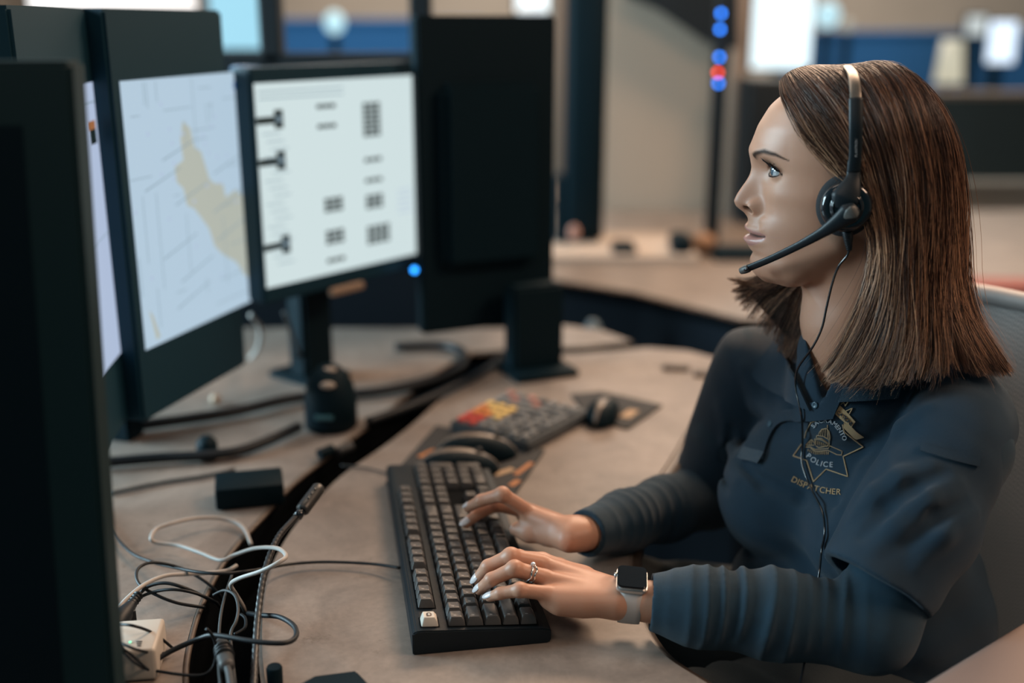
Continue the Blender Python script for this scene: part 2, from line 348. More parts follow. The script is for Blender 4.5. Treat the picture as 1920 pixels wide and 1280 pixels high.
def monitor(lab, A, B, z0, z1,  scr=None, draw=None, th=.035, cat='monitor', stand=True, scr_m=None, group=None, sb=None, sw=.035, tilt=0.0, sh=.45, cm=None):
    f, w, h = panel_frame(A, B, z0, z1); g_ = f; f = lambda u, v, o=0.0: g_(u, v, o - v * tilt); c = f(w / 2, 0, -.06); t = thing('monitor', (c[0], c[1], 0), lab, cat, group)
    def bx(b, u0, u1, v0, v1, o0, o1, bev=.004):
        bm = bmesh.new(); bmesh.ops.create_cube(bm, size=1); bmesh.ops.scale(bm, vec=(u1 - u0, v1 - v0, o1 - o0), verts=bm.verts); bmesh.ops.bevel(bm, geom=bm.edges[:], offset=bev, segments=2, affect='EDGES')
        bmesh.ops.translate(bm, vec=((u0 + u1) / 2, (v0 + v1) / 2, (o0 + o1) / 2), verts=bm.verts)
        for v in bm.verts: v.co = Vector(f(v.co.x, v.co.y, v.co.z))
        b.bm(bm)
    b = MB(); bx(b, 0, w, 0, h, -th, 0); b.done('casing', cm or (m_case if scr is None else m_bez), t, 'auto')
    b = MB(); bx(b, w * .14, w * .86, h * .22, h * .80, -th - .03, -th + .003, .012); b.done('back_housing', m_case2, t, 'auto')
    if scr:
        u0, u1, v0, v1 = scr; b = MB()
        b.add([tuple(f(u0, v0, .0008)), tuple(f(u1, v0, .0008)), tuple(f(u1, v1, .0008)), tuple(f(u0, v1, .0008))], [(0, 1, 2, 3)])
        mats = [scr_m, ms_sand, ms_line, ms_blk, ms_or, ms_navy, ms_lilac]
        if draw: draw(lambda pts, k, z=.0011: (setattr(b, 'cur', k), b.add([tuple(f(u0 + (u1 - u0) * p[0], v0 + (v1 - v0) * p[1], z)) for p in pts], [tuple(range(len(pts)))]), setattr(b, 'cur', 0)))
        b.done('screen', mats, t)
    if not stand:
        b = MB(); bx(b, w / 2 - .03, w / 2 + .03, h * .42, h * .58, -th - .09, -th - .02, .006); b.done('wall_arm', m_case, t, 'auto'); b = MB(); bx(b, w / 2 - .02, w / 2 + .02, -z0, h * .60, -th - .12, -th - .08, .004); b.done('arm_post', m_case, t, 'auto')
    if stand:
        u_ = w / 2 if sb is None else sb; b = MB(); bx(b, u_ - sw, u_ + sw, -z0 + .008, h * sh, -th - .075, -th - .03, .006); b.done('stand', m_case, t, 'auto')
        b = MB(); bx(b, u_ - sw - .012, u_ + sw + .012, -z0, -z0 + .012, -th - .12, -th + .0, .004); b.done('stand_base', m_case, t, 'auto')
    return t, f
def rect(x0, y0, x1, y1): return [(x0, y0), (x1, y0), (x1, y1), (x0, y1)]
def draw_map(q):
    q([(.46, .83), (.52, .80), (.545, .72), (.60, .70), (.66, .58), (.70, .56), (.78, .55), (.80, .49), (.90, .51), (1.0, .46), (1.0, .10), (.93, .13), (.86, .20), (.74, .25), (.66, .30), (.62, .38), (.55, .44), (.50, .48), (.44, .50), (.42, .57), (.37, .60), (.36, .66), (.44, .68), (.43, .76)], 1)
    r = random.Random(5)
    for i in range(30):
        x, y = r.random() * .9, r.random() * .95; l = .06 + r.random() * .32
        if r.random() < .55: q(rect(x, y, min(x + l, 1), y + .0028), 2, .0015)
        else: q(rect(x, y, x + .0045, min(y + l, .99)), 2, .0015)
    for i in range(9):
        x, y = r.random() * .7, r.random() * .7; q([(x, y), (x + .3, y + .06), (x + .3, y + .064), (x, y + .005)], 2, .0016)
    for i in range(26):
        x, y = r.random() * .95, r.random() * .95; q(rect(x, y, x + .02, y + .012), 6, .0017)
    q([(.09, .02), (.12, .03), (.08, .12), (.05, .15)], 1, .0018); q(rect(.95, .93, .99, .96), 5, .0018)
def draw_cad(q):
    def blk(x, y, w, h, k=3): q(rect(x, 1 - y - h, x + w, 1 - y), k, .0014)
    for x, y, rows, cols in ((.35, .12, 1, 3), (.35, .22, 1, 3), (.64, .13, 7, 3), (.64, .42, 1, 3), (.64, .53, 1, 3), (.37, .60, 3, 3), (.64, .62, 3, 3), (.37, .77, 3, 3), (.64, .79, 4, 4), (.37, .92, 1, 3)):
        for r_ in range(rows):
            for c_ in range(cols): blk(x + c_ * .040, y + r_ * .026, .034, .021)
    for y in (.16, .36, .78): blk(.0, y, .10, .035); blk(.10, y - .03, .05, .09); blk(.11, y + .0, .03, .03, 2)
    for y in (.04, .07): blk(.02, y, .5, .006, 2)
    for i in range(18): blk(.03 + (i % 3) * .02, .24 + i * .038, .10, .005, 2)
    for i in range(5): blk(.86, .62 + i * .03, .10, .006, 6)
def draw_list(q):
    q(rect(0, .93, 1, .935), 2); q(rect(.74, .84, .86, .87), 4, .0014); q(rect(.76, .79, .86, .84), 3, .0014); q([(0, .41), (1, .47), (1, .474), (0, .414)], 2, .0014)
    for i in range(40): q(rect(.05, .40 - i * .009, .05 + .5 * abs(math.sin(i * 2.3)), .403 - i * .009), 2, .0013)
mA, mB_ = PD(270, 790, 1.490), PD(463, 681, 1.745)
monitor('tall portrait monitor showing a map with a sand-coloured city area', (mA[0], mA[1]), (mB_[0], mB_[1]), .088, .628, (.018, .306, .098, .452), draw_map, scr_m=ms_blue, stand=False)
mD = PZ(250, 772, .088)[:2]; d_ = ray(720, 40)[:2]; d_ /= np.linalg.norm(d_)
monitor('portrait monitor with a pale lilac list page, at the left of the map monitor', mD - d_ * .32, mD, .088, .628, (.016, .314, .098, .452), draw_list, scr_m=ms_lilac, stand=False)
m4A, m4B = PD(496, 575, 1.715), PD(789, 496, 1.985)
monitor('landscape monitor filled with columns of dark blocks on white, blue power light at its corner', m4A[:2], m4B[:2], .186, .546, (.006, .352, .026, .338), draw_cad, th=.050, scr_m=ms_white)
lm, lf = bpy.data.objects['monitor.002'], None
b = MB(); P_ = PD(777, 506, 1.930); b.ball(tuple(P_), .0055, 8); b.done('power_light', emflat('blue_led', (.02, .30, 1.0), 4.5), lm, True)
b = MB(); c_ = PD(650, 541, 1.845); b.box(tuple(c_), (.075, .012, .014), .004, Matrix.Rotation(math.atan2(m4B[1] - m4A[1], m4B[0] - m4A[0]), 3, 'Z')); b.done('front_badge', mat('tan_badge', (.28, .19, .13), .5), lm)
b = MB(); e0 = PD(466, 160, 1.70); b.box((e0[0], e0[1] - .0, .366), (.026, .060, .362), .006, Matrix.Rotation(math.atan2(m4B[1] - m4A[1], m4B[0] - m4A[0]), 3, 'Z')); b.done('side_bezel', mat('blue_lit_plastic', (.010, .06, .16), .3), lm)  # blue light on the casing side is put into its colour
# switched-off black monitor, seen from behind
kA, kB = PD(783, 632, 1.985), PD(1024, 588, 2.08)
monitor('all-black portrait monitor seen from behind, in the middle of the row', kB[:2], kA[:2], .075, .622, th=.03, sb=.064, sw=.050, sh=.16)
# near monitor at the left edge of the view, its back to the camera
nB = PD(208, 1280, .90)[:2]; monitor('switched-off black monitor very close at the left edge, hiding the left ends of the cables', nB + np.array([-.36, -.05]), nB, .035, .583, (.030, .324, .03, .50), None, th=.045, stand=False, scr_m=mat('dark_screen', (.003, .006, .009), .25, spec=.2), tilt=.170, cm=mat('near_casing', (.005, .018, .022), .5, spec=.15))
# framed screen in front of the far room
pt_ = thing('partition', (-.60, 2.30, -.74), 'dark low divider with a black open frame above it, behind the landscape monitor', 'partition')
def zat(y, Y): return PY(960, y, Y)[2]
b = MB(); b.box((-.60, 2.30, (zat(140, 2.30) - .74) / 2), (1.30, .04, zat(140, 2.30) + .74)); b.done('lower_panel', m_navy, pt_)
b = MB(); zb = zat(120, 2.30); b.box((-.60, 2.30, zb), (1.30, .05, .045), .005)
for x in (PY(510, 60, 2.30)[0], PY(790, 60, 2.30)[0], -1.22): b.box((x, 2.30, zb + .23), (.044, .05, .46), .005)
b.box((-.60, 2.30, zb + .46), (1.30, .05, .04), .005); b.done('frame', m_dark, pt_)

# ---------------------------------------------------------------- the far room
m_blue = mat('blue_fabric_panel', (.008, .085, .23), .9); m_gp = mat('grey_panel', (.14, .14, .13), .9); m_gd = mat('dark_green_panel', (.030, .042, .042), .9); m_cap = mat('oak_cap', (.22, .16, .12), .6)
m_cream = mat('cream_panel', (.30, .235, .18), .85)
def panel(lab, c, d, m, cap=None, nm='cubicle_panel'):
    t = thing(nm, (c[0], c[1], -.74), lab, 'cubicle panel'); b = MB(); b.box(c, d, .006); b.done('panel', m, t)
    b = MB(); b.box((c[0], c[1], c[2] + d[2] / 2 + .012), (d[0] + .01, d[1] + .02, .024), .004); b.done('cap', cap or m_cap, t)
def pspan(lab, x0, x1, ytop, Y, m, cap=None):
    a, c_ = PY(x0, 60, Y)[0], PY(x1, 60, Y)[0]; zt = zat(ytop, Y); panel(lab, ((a + c_) / 2, Y, (zt - .74) / 2), (c_ - a, .07, zt + .74), m, cap)
pspan('long low blue fabric divider far behind the woman', 1480, 2100, 66, 6.0, m_blue, m_blue); pspan('low blue fabric divider far off, seen through the black frame', 380, 900, 44, 6.0, m_blue, m_blue)
pspan('dark green divider with an oak cap, right of the woman\'s hair', 1560, 2200, 182, 4.6, m_gd); pspan('pale grey divider right behind the chair back', 1740, 2300, 352, 3.9, m_gp, m_gp)
cr = PY(1140, 100, 3.75)[0], PY(1345, 100, 3.75)[0]
panel('tall cream divider between the black monitor and the woman', ((cr[0] + cr[1]) / 2, 3.75, .0), (cr[1] - cr[0] + .02, .06, 1.48), m_cream, m_dark)
# hanging dark cabinet with a sloping underside
sh = thing('overhead_cabinet', (.42, 3.65, .45), 'dark overhead cabinet with a sloping edge, above the cream divider', 'cabinet')
b = MB(); pts = [PY(1180, -90, 3.6), PY(1180, -8, 3.6), PY(1245, 20, 3.6), PY(1345, 88, 3.6), PY(1385, 92, 3.6), PY(1385, -90, 3.6)]
V = [tuple(p) for p in pts] + [(p[0], p[1] + .12, p[2]) for p in pts]; n_ = len(pts); b.add(V, [tuple(range(n_))[::-1], tuple(range(n_, 2 * n_))] + [(i, (i + 1) % n_, (i + 1) % n_ + n_, i + n_) for i in range(n_)]); b.done('body', m_dark, sh)
# edge-on monitor of the next desk and its post
def vbar(name, lab, cat, px0, px1, py0, py1, Y, dY, m, rnd=.01):
    a = PY(px0, (py0 + py1) / 2, Y); c = PY(px1, (py0 + py1) / 2, Y); z0, z1 = zat(py1, Y), zat(py0, Y); b = MB(); b.box(((a[0] + c[0]) / 2, Y + dY / 2, (z0 + z1) / 2), (c[0] - a[0], dY, z1 - z0), rnd, seg=3)
    return tag(b.done(name, m, None, 'auto'), lab, cat)
em_ = thing('monitor', (PY(1092, 300, 3.0)[0], 3.0, 0), 'black monitor on the next desk, seen edge-on beside the cream divider', 'monitor')
def vpart(name, px0, px1, py0, py1, Y, dY, m, parent, rnd=.01):
    a = PY(px0, (py0 + py1) / 2, Y); c = PY(px1, (py0 + py1) / 2, Y); z0, z1 = zat(py1, Y), zat(py0, Y); b = MB(); b.box(((a[0] + c[0]) / 2, Y + dY / 2, (z0 + z1) / 2), (c[0] - a[0], dY, z1 - z0), rnd, seg=3); return b.done(name, m, parent, 'auto')
vpart('casing', 1064, 1138, -110, 452, 3.0, .20, m_case, em_, .02); vpart('stand', 1040, 1066, 330, 486, 3.02, .10, m_case, em_); vpart('stand_base', 1000, 1110, 478, 490, 2.99, .2, m_case, em_, .002)
b = MB(); b.ball(tuple(PY(1076, 436, 2.98)), (.016, .01, .022), 8); b.done('badge', mat('pink_badge', (.45, .25, .20), .5), em_, True)
vbar('wall_strip', 'pale vertical strip of divider trim just right of the black blank monitor', 'trim', 1028, 1062, -120, 340, 3.3, .04, m_cap)
po = vbar('equipment_post', 'slim dark equipment post carrying coloured status lights', 'post', 1338, 1364, -120, 470, 3.1, .05, m_dark)
for x, y, cn in ((1352, 25, 'blue'), (1350, 55, 'blue'), (1349, 107, 'blue'), (1346, 136, 'red'), (1347, 156, 'blue')):
    b = MB(); b.ball(tuple(PY(x, y, 3.08)), .0060, 8); o = b.done('status_light', emflat(cn + '_light', (.02, .22, 1.0) if cn == 'blue' else (.9, .06, .03), 9.0), None, True)
    p = po; o.parent = p; o.location = Vector(o.location) - p.location; tag(o, cn + ' status light')
vbar('divider_post', 'brown divider post right of the status lights', 'post', 1368, 1398, -120, 440, 3.6, .06, m_cap)
vbar('shelf_unit', 'black equipment rack behind the woman\'s face', 'rack', 1398, 1520, 150, 466, 3.4, .20, m_dark)
b = MB(); b.ball(tuple(PY(1320, 455, 2.95)), (.035, .035, .028), 10); tag(b.done('cloth_bundle', mat('tan_cloth', (.26, .15, .09), .9), None, True), 'tan rounded cloth bundle on the next desk', 'cloth')
for x0, x1, y0, y1, lab in ((1262, 1300, 445, 478, 'small black box beside the tan cloth bundle'), (1340, 1440, 470, 512, 'black phone base on the next desk behind the woman\'s chin'), (1150, 1195, 462, 496, 'small black puck on the pale front of the next desk')):
    vbar('desk_device', lab, 'device', x0, x1, y0, y1, 2.85, .10, m_case, .012)
b = MB(); p = PY(1180, 500, 2.86); b.box((p[0] - .02, 3.0, .010), (.40, .34, .020), .003); tag(b.done('papers', mat('off_white_paper', (.42, .36, .31), .8)), 'pale stack of papers on the next desk', 'paper')
b = MB(); p = PZ(1860, 545); b.box((p[0], p[1], .012), (.30, .10, .022), .004, Matrix.Rotation(math.radians(-6), 3, 'Z')); tag(b.done('folder', mat('red_brown_folder', (.22, .05, .035), .6)), 'red-brown folder on the desk behind the chair back', 'folder')
b = MB(); p = PY(1112, 612, 2.45); b.ball((p[0], p[1], .0 - .08), (.02, .02, .03), 8); b.done('fixing', m_gry0 if False else mat('steel_blue_cup', (.10, .16, .20), .4), nd, True)
# lit screens and lamps across the room
def litscreen(lab, px0, px1, py0, py1, Y, col, s, group=None):
    a = PY(px0, 60, Y); c = PY(px1, 60, Y); z0, z1 = zat(py1, Y), zat(py0, Y); t = thing('lit_monitor', ((a[0] + c[0]) / 2, Y, -.74), lab, 'monitor', group); w = c[0] - a[0]
    b = MB(); b.box(((a[0] + c[0]) / 2, Y + .02, (z0 + z1) / 2), (w + .02, .03, z1 - z0 + .02), .004); b.done('casing', m_case, t)
    b = MB(); b.add([(a[0], Y + .004, z0), (c[0], Y + .004, z0), (c[0], Y + .004, z1), (a[0], Y + .004, z1)], [(0, 1, 2, 3)]); b.done('screen', emflat('lit_' + str(px0), col, s), t)
    b = MB(); b.box(((a[0] + c[0]) / 2, Y + .05, (z0 - (.17 if 4.98 < Y < 5.55 else .74)) / 2), (.05, .04, z0 + (.17 if 4.98 < Y < 5.55 else .74)), .004); b.done('pole', m_case, t)
litscreen('brightest white screen across the room, above the woman\'s forehead', 1412, 1522, -130, 128, 5.0, (.80, .95, 1.0), 1.5)
litscreen('bright screen at the top edge, right of the black blank monitor', 968, 1060, -90, 22, 4.4, (.90, .98, 1.0), 1.6)
litscreen('pale blue lit screen seen above the map monitor', 395, 492, -120, 92, 3.6, (.36, .70, .86), 1.05)
litscreen('glowing white wall display at the top left corner of the view', 60, 372, -140, 22, 3.9, (1.0, .93, .88), 1.3)
litscreen('small lit screen far right, the larger of the pair', 1856, 1908, 40, 118, 5.6, (.72, .85, 1.0), 1.5)
litscreen('small grey-lit screen far right, the smaller of the pair', 1812, 1848, 30, 66, 5.8, (.60, .66, .66), 1.0)
def lamp(lab, px, py, Y, r, col, s, sh=False):
    p = PY(px, py, Y); t = thing('globe_lamp' if not sh else 'shade_lamp', (p[0], Y, -.74), lab, 'lamp'); b = MB()
    if sh: b.lathe([(r * .72, r * 1.5), (r, -r * 1.5)], tuple(p), n=24)
    else: b.ball(tuple(p), (r, r, r * 1.1), 12)
    b.done('shade', emflat('lamp_glow_%d' % px, col, s), t, True); b = MB(); b.box((p[0], Y, (p[2] - r * 1.2 - (.17 if 4.98 < Y < 5.55 else .74)) / 2), (.03, .03, p[2] - r * 1.2 + (.17 if 4.98 < Y < 5.55 else .74))); b.done('pole', m_case, t)
lamp('pale oval lamp glowing behind the black frame', 627, 42, 4.6, .040, (.55, .86, .95), 1.1); lamp('pale blue globe lamp beside the brightest screen', 1552, 28, 5.0, .052, (.55, .85, .95), 1.0)
lamp('cream shaded lamp above the dark green divider', 1782, 115, 5.0, .062, (.62, .58, .44), .95, True); lamp('faint small globe lamp left of the cream wall', 1588, 48, 5.3, .026, (.45, .46, .40), .8)
fd2 = thing('desk', (1.5, 5.3, -.74), 'far desk carrying lamps and screens across the room', 'desk')
b = MB(); b.box((.9, 5.3, -.20), (4.6, .6, .04)); b.done('desktop', m_cap, fd2)
for x in (-1.2, .9, 3.0): b = MB(); b.box((x, 5.3, -.48), (.06, .5, .52)); b.done('desk_leg', m_dark, fd2)
# ================================================================= the person
person_space(True)
HO = CAM + ray(1590, 345) * 1.240                       # centre of the head
hF = np.array([-1.0, 0.062, 0.0]); hF /= np.linalg.norm(hF); hU = np.array([0, 0, 1.0]); hL = np.cross(hU, hF); hL = -hL if hL[1] > 0 else hL
HS = 0.9620; HM = np.stack([hF, hU, hL])                 # rows: forward, up, toward her left
def H(u, v, w): return HO + HS * (u * hF + v * hU + w * hL)
def toH(P): return (P - HO) @ HM.T / HS
def onW(x, y, w):                                          # picture point -> head coordinates on the plane w
    d = ray(x, y); t = (w * HS - (CAM - HO) @ hL) / (d @ hL); return toH((CAM + d * t)[None])[0]
gs = lambda x, s: np.exp(-(x / s) ** 2)
tv = np.array([.124, .1225, .118, .110, .0992, .0894, .0668, .0472, .0354, .0286, .018, .0, -.02, -.0375, -.05, -.06, -.0787, -.0848, -.0923, -.1014, -.1108, -.1143, -.1162])[::-1]
tF = np.array([.012, .025, .047, .067, .0835, .0935, .1061, .1122, .1143, .1128, .1065, .1000, .0980, .1000, .1010, .1010, .1015, .1015, .1040, .1029, .0959, .0852, .062])[::-1]
tB = np.array([-.010, -.022, -.038, -.055, -.070, -.079, -.090, -.094, -.094, -.094, -.092, -.088, -.080, -.070, -.060, -.050, -.028, -.018, -.006, .010, .028, .038, .048])[::-1]
tW = np.array([.008, .022, .036, .050, .061, .0675, .0730, .0745, .0742, .0738, .0730, .0712, .0685, .0655, .0630, .0605, .0550, .0525, .0485, .0420, .0320, .0250, .0150])[::-1]
nv = np.array([.040, .0286, .018, .0093, -.004, -.0144, -.0217, -.0278, -.0325, -.0362, -.040, -.046])[::-1]
nh = np.array([.0, .0005, .0045, .0092, .0205, .0278, .0310, .0280, .0215, .0120, .004, .0])[::-1]
nw = np.array([.010, .009, .0085, .0088, .0100, .0115, .0125, .0120, .0110, .0100, .009, .009])[::-1]
def lut(x, y, sig, lo=-.14, hi=.15, n=1200):
    g_ = np.linspace(lo, hi, n); f_ = np.interp(g_, x, y); st = g_[1] - g_[0]; k_ = int(3 * sig / st) + 1
    ker = np.exp(-.5 * (np.arange(-k_, k_ + 1) * st / sig) ** 2); ker /= ker.sum(); return g_, np.convolve(np.pad(f_, k_, 'edge'), ker, 'valid')
LF_, LB_, LW_ = lut(tv, tF, .0028), lut(tv, tB, .0045), lut(tv, tW, .0045)
LN_, LNW_ = lut(nv, nh, .0016), lut(nv, nw, .003)
LMZ_ = lut([-.098, -.086, -.078, -.066, -.05, -.040, -.034], [0, .0045, .009, .0115, .0118, .0115, .002], .0020)
def lipw(w): return np.clip(1 - (w / .0335) ** 2, 0, 1)
def mouthv(w): return -.0606 + 1.6 * w * w + .0008 * np.cos(w / .006)
EC = [np.array([.0822, .0185, .0315]), np.array([.0822, .0185, -.0315])]
def f_head(P):
    q = toH(P); u, v, w = q[:, 0], q[:, 1], q[:, 2]; aw = np.abs(w)
    vc = np.clip(v, tv[0], tv[-1]); uF = np.interp(vc, *LF_); uB = np.interp(vc, *LB_); W = np.interp(vc, *LW_)
    g = np.interp(v, *LN_) * np.exp(-(aw / np.interp(v, *LNW_)) ** 2.2)
    mz = np.interp(v, *LMZ_)
    g += mz * np.exp(-(aw / .027) ** 2.4) * (1 + .0)
    mv = mouthv(w); lw = lipw(w)
    g += lw * (.0040 * gs(v - (mv + .0072 - .002 * (aw > 1)), .0045) + .0048 * gs(v - (mv - .0078), .0050) - .0075 * gs(v - mv, .0019))
    g -= .0022 * gs(v + .0455, .005) * gs(w, .0028)                       # philtrum
    g -= .0030 * gs(v + .0840, .0045) * gs(w, .020)                       # under the lip
    g += .0030 * gs(v + .098, .010) * gs(w, .014)                        # chin
    g += .0045 * gs(v - .038, .0085) * gs(aw - .028, .018)               # brow ridge
    g -= .0150 * gs(v - .0195, .0125) * gs(aw - .0290, .0150)              # eye sockets
    g += .0035 * gs(v + .010, .016) * gs(aw - .043, .018)                # cheekbones
    g -= .0018 * gs((aw - .017 - (-.036 - v) * .42), .0045) * np.clip((-.026 - v) / .012, 0, 1) * np.clip((v + .066) / .015, 0, 1)
    g += .0030 * gs(v + .050, .016) * gs(aw - .037, .012)
    uc = (uF + uB) / 2; a = (uF - uB) / 2 + 1e-4
    uu = u - g * np.clip((u - uc) / (a * .8) - .1, 0, 1)
    W2 = W * (1 + .05 * gs(v + .008, .018) * np.clip(uu / .05, 0, 1) - .05 * gs(v - .04, .02) * np.clip((uu - .04) / .04, 0, 1))
    n = 2.15
    r = ((np.abs(uu - uc) / a) ** n + (aw / W2) ** n) ** (1 / n)
    d = (r - 1) * np.minimum(a, W2) * np.clip(r, .6, 1.4) ** .2
    dv = np.maximum(v - .124, -.1165 - v)
    d = np.maximum(d, dv); return d * HS * .8
skin = SDF()
skin.fn(f_head, H(.005, 0, 0), .16, 0)
# neck, with the two tendons that run to the collar bones
neck = [H(-.026, -.01, 0), H(-.013, -.10, 0), H(-.013, -.165, 0), H(-.026, -.215, 0)]
skin.chain(neck, [.050, .0475, .0485, .052], .022)
skin.chain([H(.018, -.060, .050), H(.060, -.098, .030), H(.084, -.104, .006)], [.013, .013, .012], .016)
skin.chain([H(.018, -.060, -.050), H(.060, -.098, -.030), H(.084, -.104, -.006)], [.013, .013, .012], .016)
skin.chain([H(-.030, -.07, .044), H(-.004, -.15, .036), H(.016, -.218, .010)], [.010, .009, .008], .016)
# ears (the far one bare, the near one under the ear cushion)
for sg in (1, -1):
    Rr = np.stack([hF * .95 - hL * sg * .3, hU, hL * sg * .95 + hF * .3])
    skin.ell(H(.010, -.002, sg * .072), (.016, .031, .008), Rr, .006)
# nostril wings, nostrils
for sg in (1, -1):
    skin.ell(H(.1035, -.0270, sg * .0130), (.0125, .0085, .0050), HM, .0075)
    skin.ell(H(.1160, -.0300, sg * .0108), (.0098, .0034, .0052), np.stack([hF * .96 + hU * .28, hU * .96 - hF * .28, hL]), .0018, 'sub')
# eyelids: a shell over each eyeball, then the almond opening
def eye_ang(q, e):
    p = q - e; sg = np.sign(e[2]); az = np.arctan2(p[:, 2] * sg, p[:, 0]); el = np.arctan2(p[:, 1], np.hypot(p[:, 0], p[:, 2])); return p, az, el
def lid_up(t): return .50 * np.clip(1 - t * t, 0, 1) ** .62 - .02
def lid_lo(t): return -.42 * np.clip(1 - t * t, 0, 1) ** .8 - .02
for e in EC:
    skin.ell(H(*e), (.0137 * HS,) * 3, None, .0035)
    def f_open(P, e=e):
        p, az, el = eye_ang(toH(P), e); t = (az - .26) / 1.10; tilt = -.10 * t
        d = .0135 * np.maximum(el - lid_up(t) - tilt, lid_lo(t) + tilt - el)
        d = np.maximum(d, .0135 * (np.abs(t) - 1) * .8); d = np.maximum(d, np.linalg.norm(p, axis=1) - .0180); return np.maximum(d, .004 - p[:, 0])
    skin.fn(f_open, H(e[0] + .01, e[1], e[2]), .022, .0012, 'sub')
    # upper lid crease
    cr = [H(*(e + .0146 * np.array([math.cos(a) * math.cos(b), math.sin(b), np.sign(e[2]) * math.sin(a) * math.cos(b)]))) for a, b in [(-.55, .55), (-.1, .86), (.35, .84), (.8, .50), (1.05, .18)]]
    skin.chain(cr, [.0006, .0009, .0009, .0008, .0004], .0012, 'sub')
# torso frame: facing tf, her left tl
tf = np.array([-.77, -.64, 0.0]); tl = np.array([.64, -.77, 0.0]); tz = np.array([0, 0, 1.0]); TR = np.stack([tf, tl, tz])
N0 = np.array([.425, 1.600, 0.0])
def T(a, b, z): return N0 + a * tf + b * tl + np.array([0, 0, z])
SHL = np.array([.500, 1.470, .195]); ELL = PY(1622, 1168, 1.372); WRL = PZ(1178, 1124, .047)
SHR = np.array([.315, 1.735, .205]); ELR = np.array([.270, 1.770, .000]); WRR = PZ(1088, 1003, .052)
def torso(s, o=0.0, k=.03, hip=1.0):
    s.chain([T(-.02, -.120, .205), T(-.03, -.04, .232), T(-.03, .04, .232), T(-.02, .120, .205)], [.050 + o, .052 + o, .052 + o, .050 + o], k)
    s.ell(T(-.015, 0, .095), (.098 + o, .142 + o, .165 + o), TR, k)
    s.ell(T(.066, .068, .070), (.060 + o, .064 + o, .068 + o), TR, k); s.ell(T(.066, -.068, .070), (.060 + o, .064 + o, .068 + o), TR, k)
    s.ell(T(-.020, 0, -.070), (.105 + o, .138 + o, .150 + o), TR, k); s.ell(T(-.05, 0, -.190), ((.125 + o) * hip, (.170 + o) * hip, .120 + o), TR, k)
    return s
torso(skin, -.006, hip=.86)
skin.chain([T(.020, -.11, .222), T(.036, -.018, .196)], [.010, .010], .014); skin.chain([T(.020, .11, .222), T(.036, .018, .196)], [.010, .010], .014)
for S_, E_, W_ in ((SHL, ELL, WRL), (SHR, ELR, WRR)):
    skin.chain([S_, (S_ + E_) / 2, E_], [.050, .044, .037], .02); skin.chain([E_, E_ * .7 + W_ * .3, W_], [.037, .034, .0195], .010)
# ---- hands
def hand(s, W, M, fingers, thumb, up, E):
    """W wrist; M four knuckles index..little; fingers: three points after each knuckle; thumb: four points."""
    Wc = np.asarray(W); mid = sum(M) / 4
    ax = (mid - Wc) / np.linalg.norm(mid - Wc); side = M[3] - M[0]; side -= ax * (side @ ax); side /= np.linalg.norm(side)
    for i, m in enumerate(M):
        b = Wc + side * (-.013 + .0088 * i) + ax * .012
        s.cone(b, m - up * .0030, .0130, .0108 - .0006 * i, .010); s.cone(b * .5 + m * .5 - up * .008, m - up * .008, .0115, .0085, .010)
        s.cone(b + up * .004, m, .0030, .0040, .006)                     # tendon
    ed = (E - Wc) / np.linalg.norm(E - Wc); s.cone(Wc + ed * .03, Wc + ax * .012, .0195, .0185, .010)
    s.cone(Wc + side * .010 + ax * .014 - up * .006, M[3] - up * .010 - ax * .014, .0145, .0115, .014)   # heel of the hand, little-finger side
    for i, (m, fs) in enumerate(zip(M, fingers)):
        r0 = [.0088, .0092, .0086, .0076][i]; pts = [m] + list(fs)
        s.chain(pts, [r0 * 1.08, r0 * 1.0, r0 * .86, r0 * .70], .0035)
        s.ell(pts[1] + up * .001, (r0 * 1.06,) * 3, None, .003)
    s.chain(thumb, [.0165, .0125, .0108, .0085], .010)
NAILS = []
def nail(tip, prev, up, r, ln=.020):
    d = tip - prev; d /= np.linalg.norm(d); n = up - d * (up @ d); n /= np.linalg.norm(n); b = np.cross(d, n)
    NAILS.append((tip - d * .0015 + n * r * .80, np.stack([d, b, n]), r, ln))
# her left hand (near)
LM = [PZ(1016, 1050, .056), PZ(1018, 1056, .064), PZ(1021, 1082, .063), PZ(1026, 1112, .056)]
LF = [[PZ(972, 1046, .066), PZ(938, 1058, .054), PZ(920, 1072, .044)],
      [PZ(958, 1043, .079), PZ(915, 1062, .066), PZ(895, 1086, .048)],
      [PZ(965, 1066, .077), PZ(921, 1086, .064), PZ(899, 1105, .047)],
      [PZ(975, 1106, .062), PZ(938, 1112, .055), PZ(918, 1119, .047)]]
LT = [PZ(1095, 1090, .040), PZ(1045, 1068, .034), PZ(1005, 1062, .036), PZ(985, 1062, .038)]
upL = np.array([-.12, -.25, 1.0]); upL /= np.linalg.norm(upL)
hand(skin, WRL, LM, LF, LT, upL, ELL)
# her right hand (far)
RM = [PZ(992, 960, .068), PZ(986, 957, .060), PZ(982, 954, .051), PZ(980, 951, .043)]
RF = [[PZ(942, 927, .094), PZ(902, 938, .082), PZ(878, 951, .066)],
      [PZ(934, 945, .066), PZ(902, 958, .056), PZ(874, 981, .044)],
      [PZ(938, 944, .056), PZ(910, 950, .048), PZ(892, 958, .042)],
      [PZ(944, 944, .048), PZ(920, 948, .044), PZ(905, 952, .040)]]
RT = [PZ(1066, 1010, .052), PZ(1030, 1002, .046), PZ(992, 998, .044), PZ(968, 992, .045)]
upR = np.array([-.05, -.1, 1.0]); upR /= np.linalg.norm(upR)
hand(skin, WRR, RM, RF, RT, upR, ELR)
for M_, F_, T_, up_ in ((LM, LF, LT, upL), (RM, RF, RT, upR)):
    for i, fs in enumerate(F_): nail(fs[2], fs[1], up_, [.0066, .0068, .0064, .0056][i])
